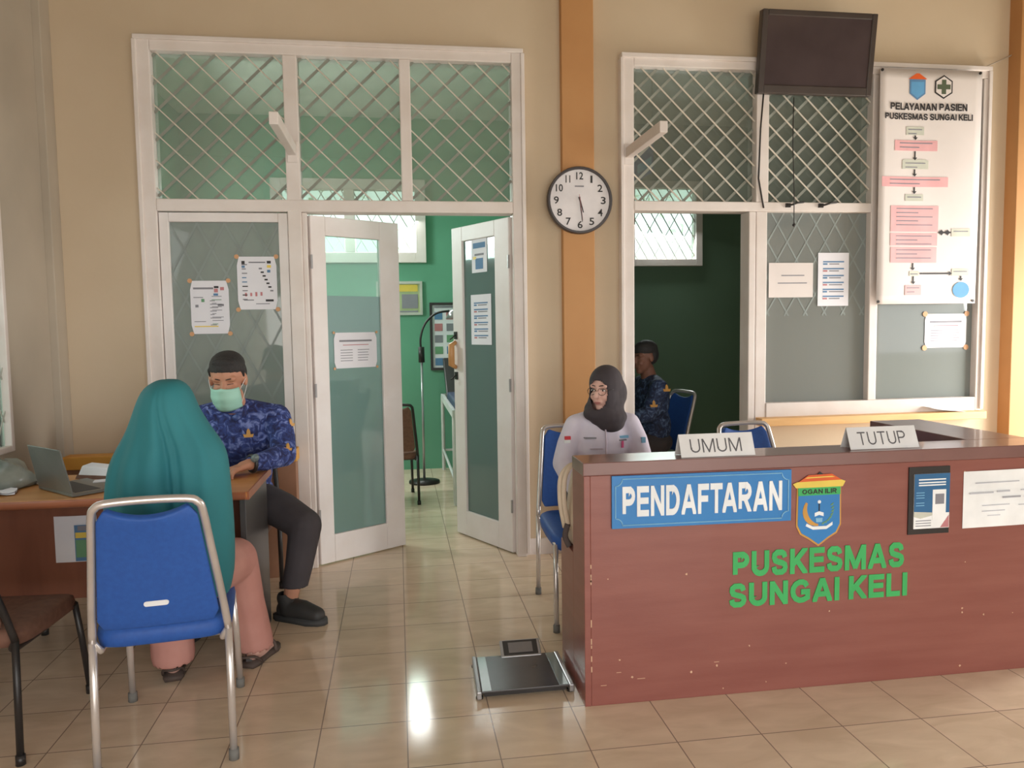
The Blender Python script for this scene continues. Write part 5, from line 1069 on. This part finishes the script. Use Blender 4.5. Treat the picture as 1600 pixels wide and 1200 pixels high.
def patch(name, c, hw, hh_, m, parent, y=1.150):
    b = MB().box((c[0]-hw, y, c[1]-hh_), (c[0]+hw, y+.03, c[1]+hh_)); build(b, name, m, parent)
patch('name_tag', (.835, .868), .028, .003, M['inkgrey'], shn, 1.164); patch('badge', (1.0, .868), .026, .006, M['lblue'], shn, 1.175); patch('badge', (.985, .853), .030, .003, M['inkgrey'], shn, 1.172); patch('ribbon', (.995, .832), .005, .016, mat('pink_ribbon', (226, 96, 150)), shn, 1.171)
b = MB().box((.714, 1.185, .862), (.742, 1.20, .878), 0); b.box((.712, 1.185, .846), (.740, 1.20, .862), 1); build(b, 'flag_patch', [mat('flag_red', (214, 60, 70)), M['signwhite']], shn)
b = MB().box((1.092, 1.178, .835), (1.112, 1.192, .862)); build(b, 'sleeve_badge', M['lblue'], shn)
b = MB(); b.sph((.88, 1.33, .555), (.175, .135, .095))
for sx in (-1, 1): b.chain([(.88+sx*.09, 1.32, .54), (.88+sx*.10, .95, .50), (.88+sx*.10, .97, .28), (.88+sx*.10, 1.0, .10)], [.09, .072, .062, .058])
blob(b, 'trousers', M['trouser'], PN, .010, 4)
# beige handbag on the counter ledge
S = tag(empty('handbag', (0.66, 0.62, 0.53)), 'beige canvas handbag resting on the low end of the counter', 'bag')
rings = []
for (z, fx, fy) in ((.532, .9, .9), (.54, 1, 1), (.60, 1.08, 1.05), (.68, 1.0, 1.0), (.76, .85, .95), (.81, .65, .9), (.83, .4, .85)):
    rings.append([(.675+.062*fx*math.copysign(abs(math.cos(a))**.6, math.cos(a)), .60+.085*fy*math.copysign(abs(math.sin(a))**.6, math.sin(a)), z+.004*math.sin(4*a)) for a in [2*PI*i/28 for i in range(28)]])
build(MB().loft(rings), 'bag_body', M['bag'], S, True)
b = MB()
for dx, o_ in ((0, 0), (-.012, .02)):
    pth = smooth_path([V((.605+dx, .56+o_, .60)), V((.590+dx, .57+o_, .70)), V((.595+dx, .58+o_, .80)), V((.625, .59+o_, .845)), V((.67, .60+o_, .84))], 5)
    b.tube(pth, .010, 8)
build(b, 'strap', M['bag'], S, True)
b = MB().tube(smooth_path([V((.598, .55, .62)), V((.590, .56, .57)), V((.605, .55, .53))], 4), .012, 8); build(b, 'buckle', M['bagd'], S, True)
PN.location.x += .016
# ---------------- man in the dark room
PD = tag(empty('person', (1.74, 2.96, 0)), 'person in a dark navy shirt seated in the unlit room beyond the doorway', 'person')
RD = rotm(math.radians(112), math.radians(-6)); HD = V((1.69, 2.90, 1.175))
b = MB(); Td = head_prims(b, HD, RD, .98); b.chain([(1.71, 2.91, 1.09), (1.74, 2.93, 1.0)], [.053, .06]); b.sph((1.75, 2.94, .86), (.11, .15, .17)); b.sph((1.77, 2.95, .68), (.10, .14, .16)); b.sph((1.76, 2.95, .55), (.13, .16, .10))
for y in (2.74, 3.14): b.chain([(1.74, y, .96), (1.66, y-.02, .78), (1.44, 2.88+(y-2.94)*.6, .74)], [.048, .040, .026]); hand_prims(b, (1.43, 2.88+(y-2.94)*.6, .74), (-1, 0, -.1), (0, 0, 1), 1 if y > 2.9 else -1, 1, .6)
for y in (2.86, 3.04): b.chain([(1.72, y, .54), (1.36, y, .50), (1.38, y, .28), (1.38, y, .08)], [.085, .06, .046, .036]); b.chain([(1.38, y, .05), (1.26, y, .03)], [.034, .024])
blob(b, 'body', M['skind'], PD, .007, 3)
eyes(Td, RD, PD, None, closed=True)
b = MB(); b.sph(Td((0, -.016, .060)), (.078, .096, .066), R=RD); b.sph(Td((0, -.045, .020)), (.077, .066, .082), R=RD); blob(b, 'hair', M['hair'], PD, .006, 4)
b = MB(); b.sph((1.75, 2.94, .87), (.13, .18, .19)); b.sph((1.765, 2.95, .68), (.13, .165, .18)); b.chain([(1.745, 2.76, .975), (1.74, 2.94, 1.0), (1.745, 3.12, .975)], [.06, .066, .06])
for y in (2.74, 3.14): b.chain([(1.74, y, .965), (1.66, y-.02, .79), (1.47, 2.88+(y-2.94)*.6, .745)], [.068, .058, .042])
shd = blob(b, 'shirt', M['batikd'], PD, .009, 5)
emblem((1.775, 2.676, .97), (.1, -1, .2), (0, 0, 1), .045, shd); emblem((1.68, 2.668, .865), (.0, -1, .2), (0, 0, 1), .045, shd)
b = MB(); b.sph((1.76, 2.95, .56), (.15, .17, .10))
for y in (2.86, 3.04): b.chain([(1.72, y, .55), (1.36, y, .50), (1.38, y, .28), (1.38, y, .10)], [.095, .075, .064, .060])
blob(b, 'trousers', M['trouser'], PD, .010, 4)

GR = {'stacking_chair': 'blue fabric chairs with chrome frames', 'visitor_chair': 'brown padded chairs with black frames', 'name_plate': 'folded white cards on the counter',
      'wooden_bracket_arm': 'white wooden arms sticking out of the wall', 'tree': 'trees outside the rear windows', 'person': 'people in the hall and rooms'}
for o in list(bpy.data.objects):
    if o.parent is None and 'category' in o and 'group' not in o:
        k = o.name.split('.')[0]
        if k in GR: o['group'] = GR[k]
        elif k in ('poster', 'notice_sheet', 'sticker_sheet'): o['group'] = 'white sheets stuck on the window and door glass' if abs(o.location.y-1.08) > .1 else 'papers on the desk'
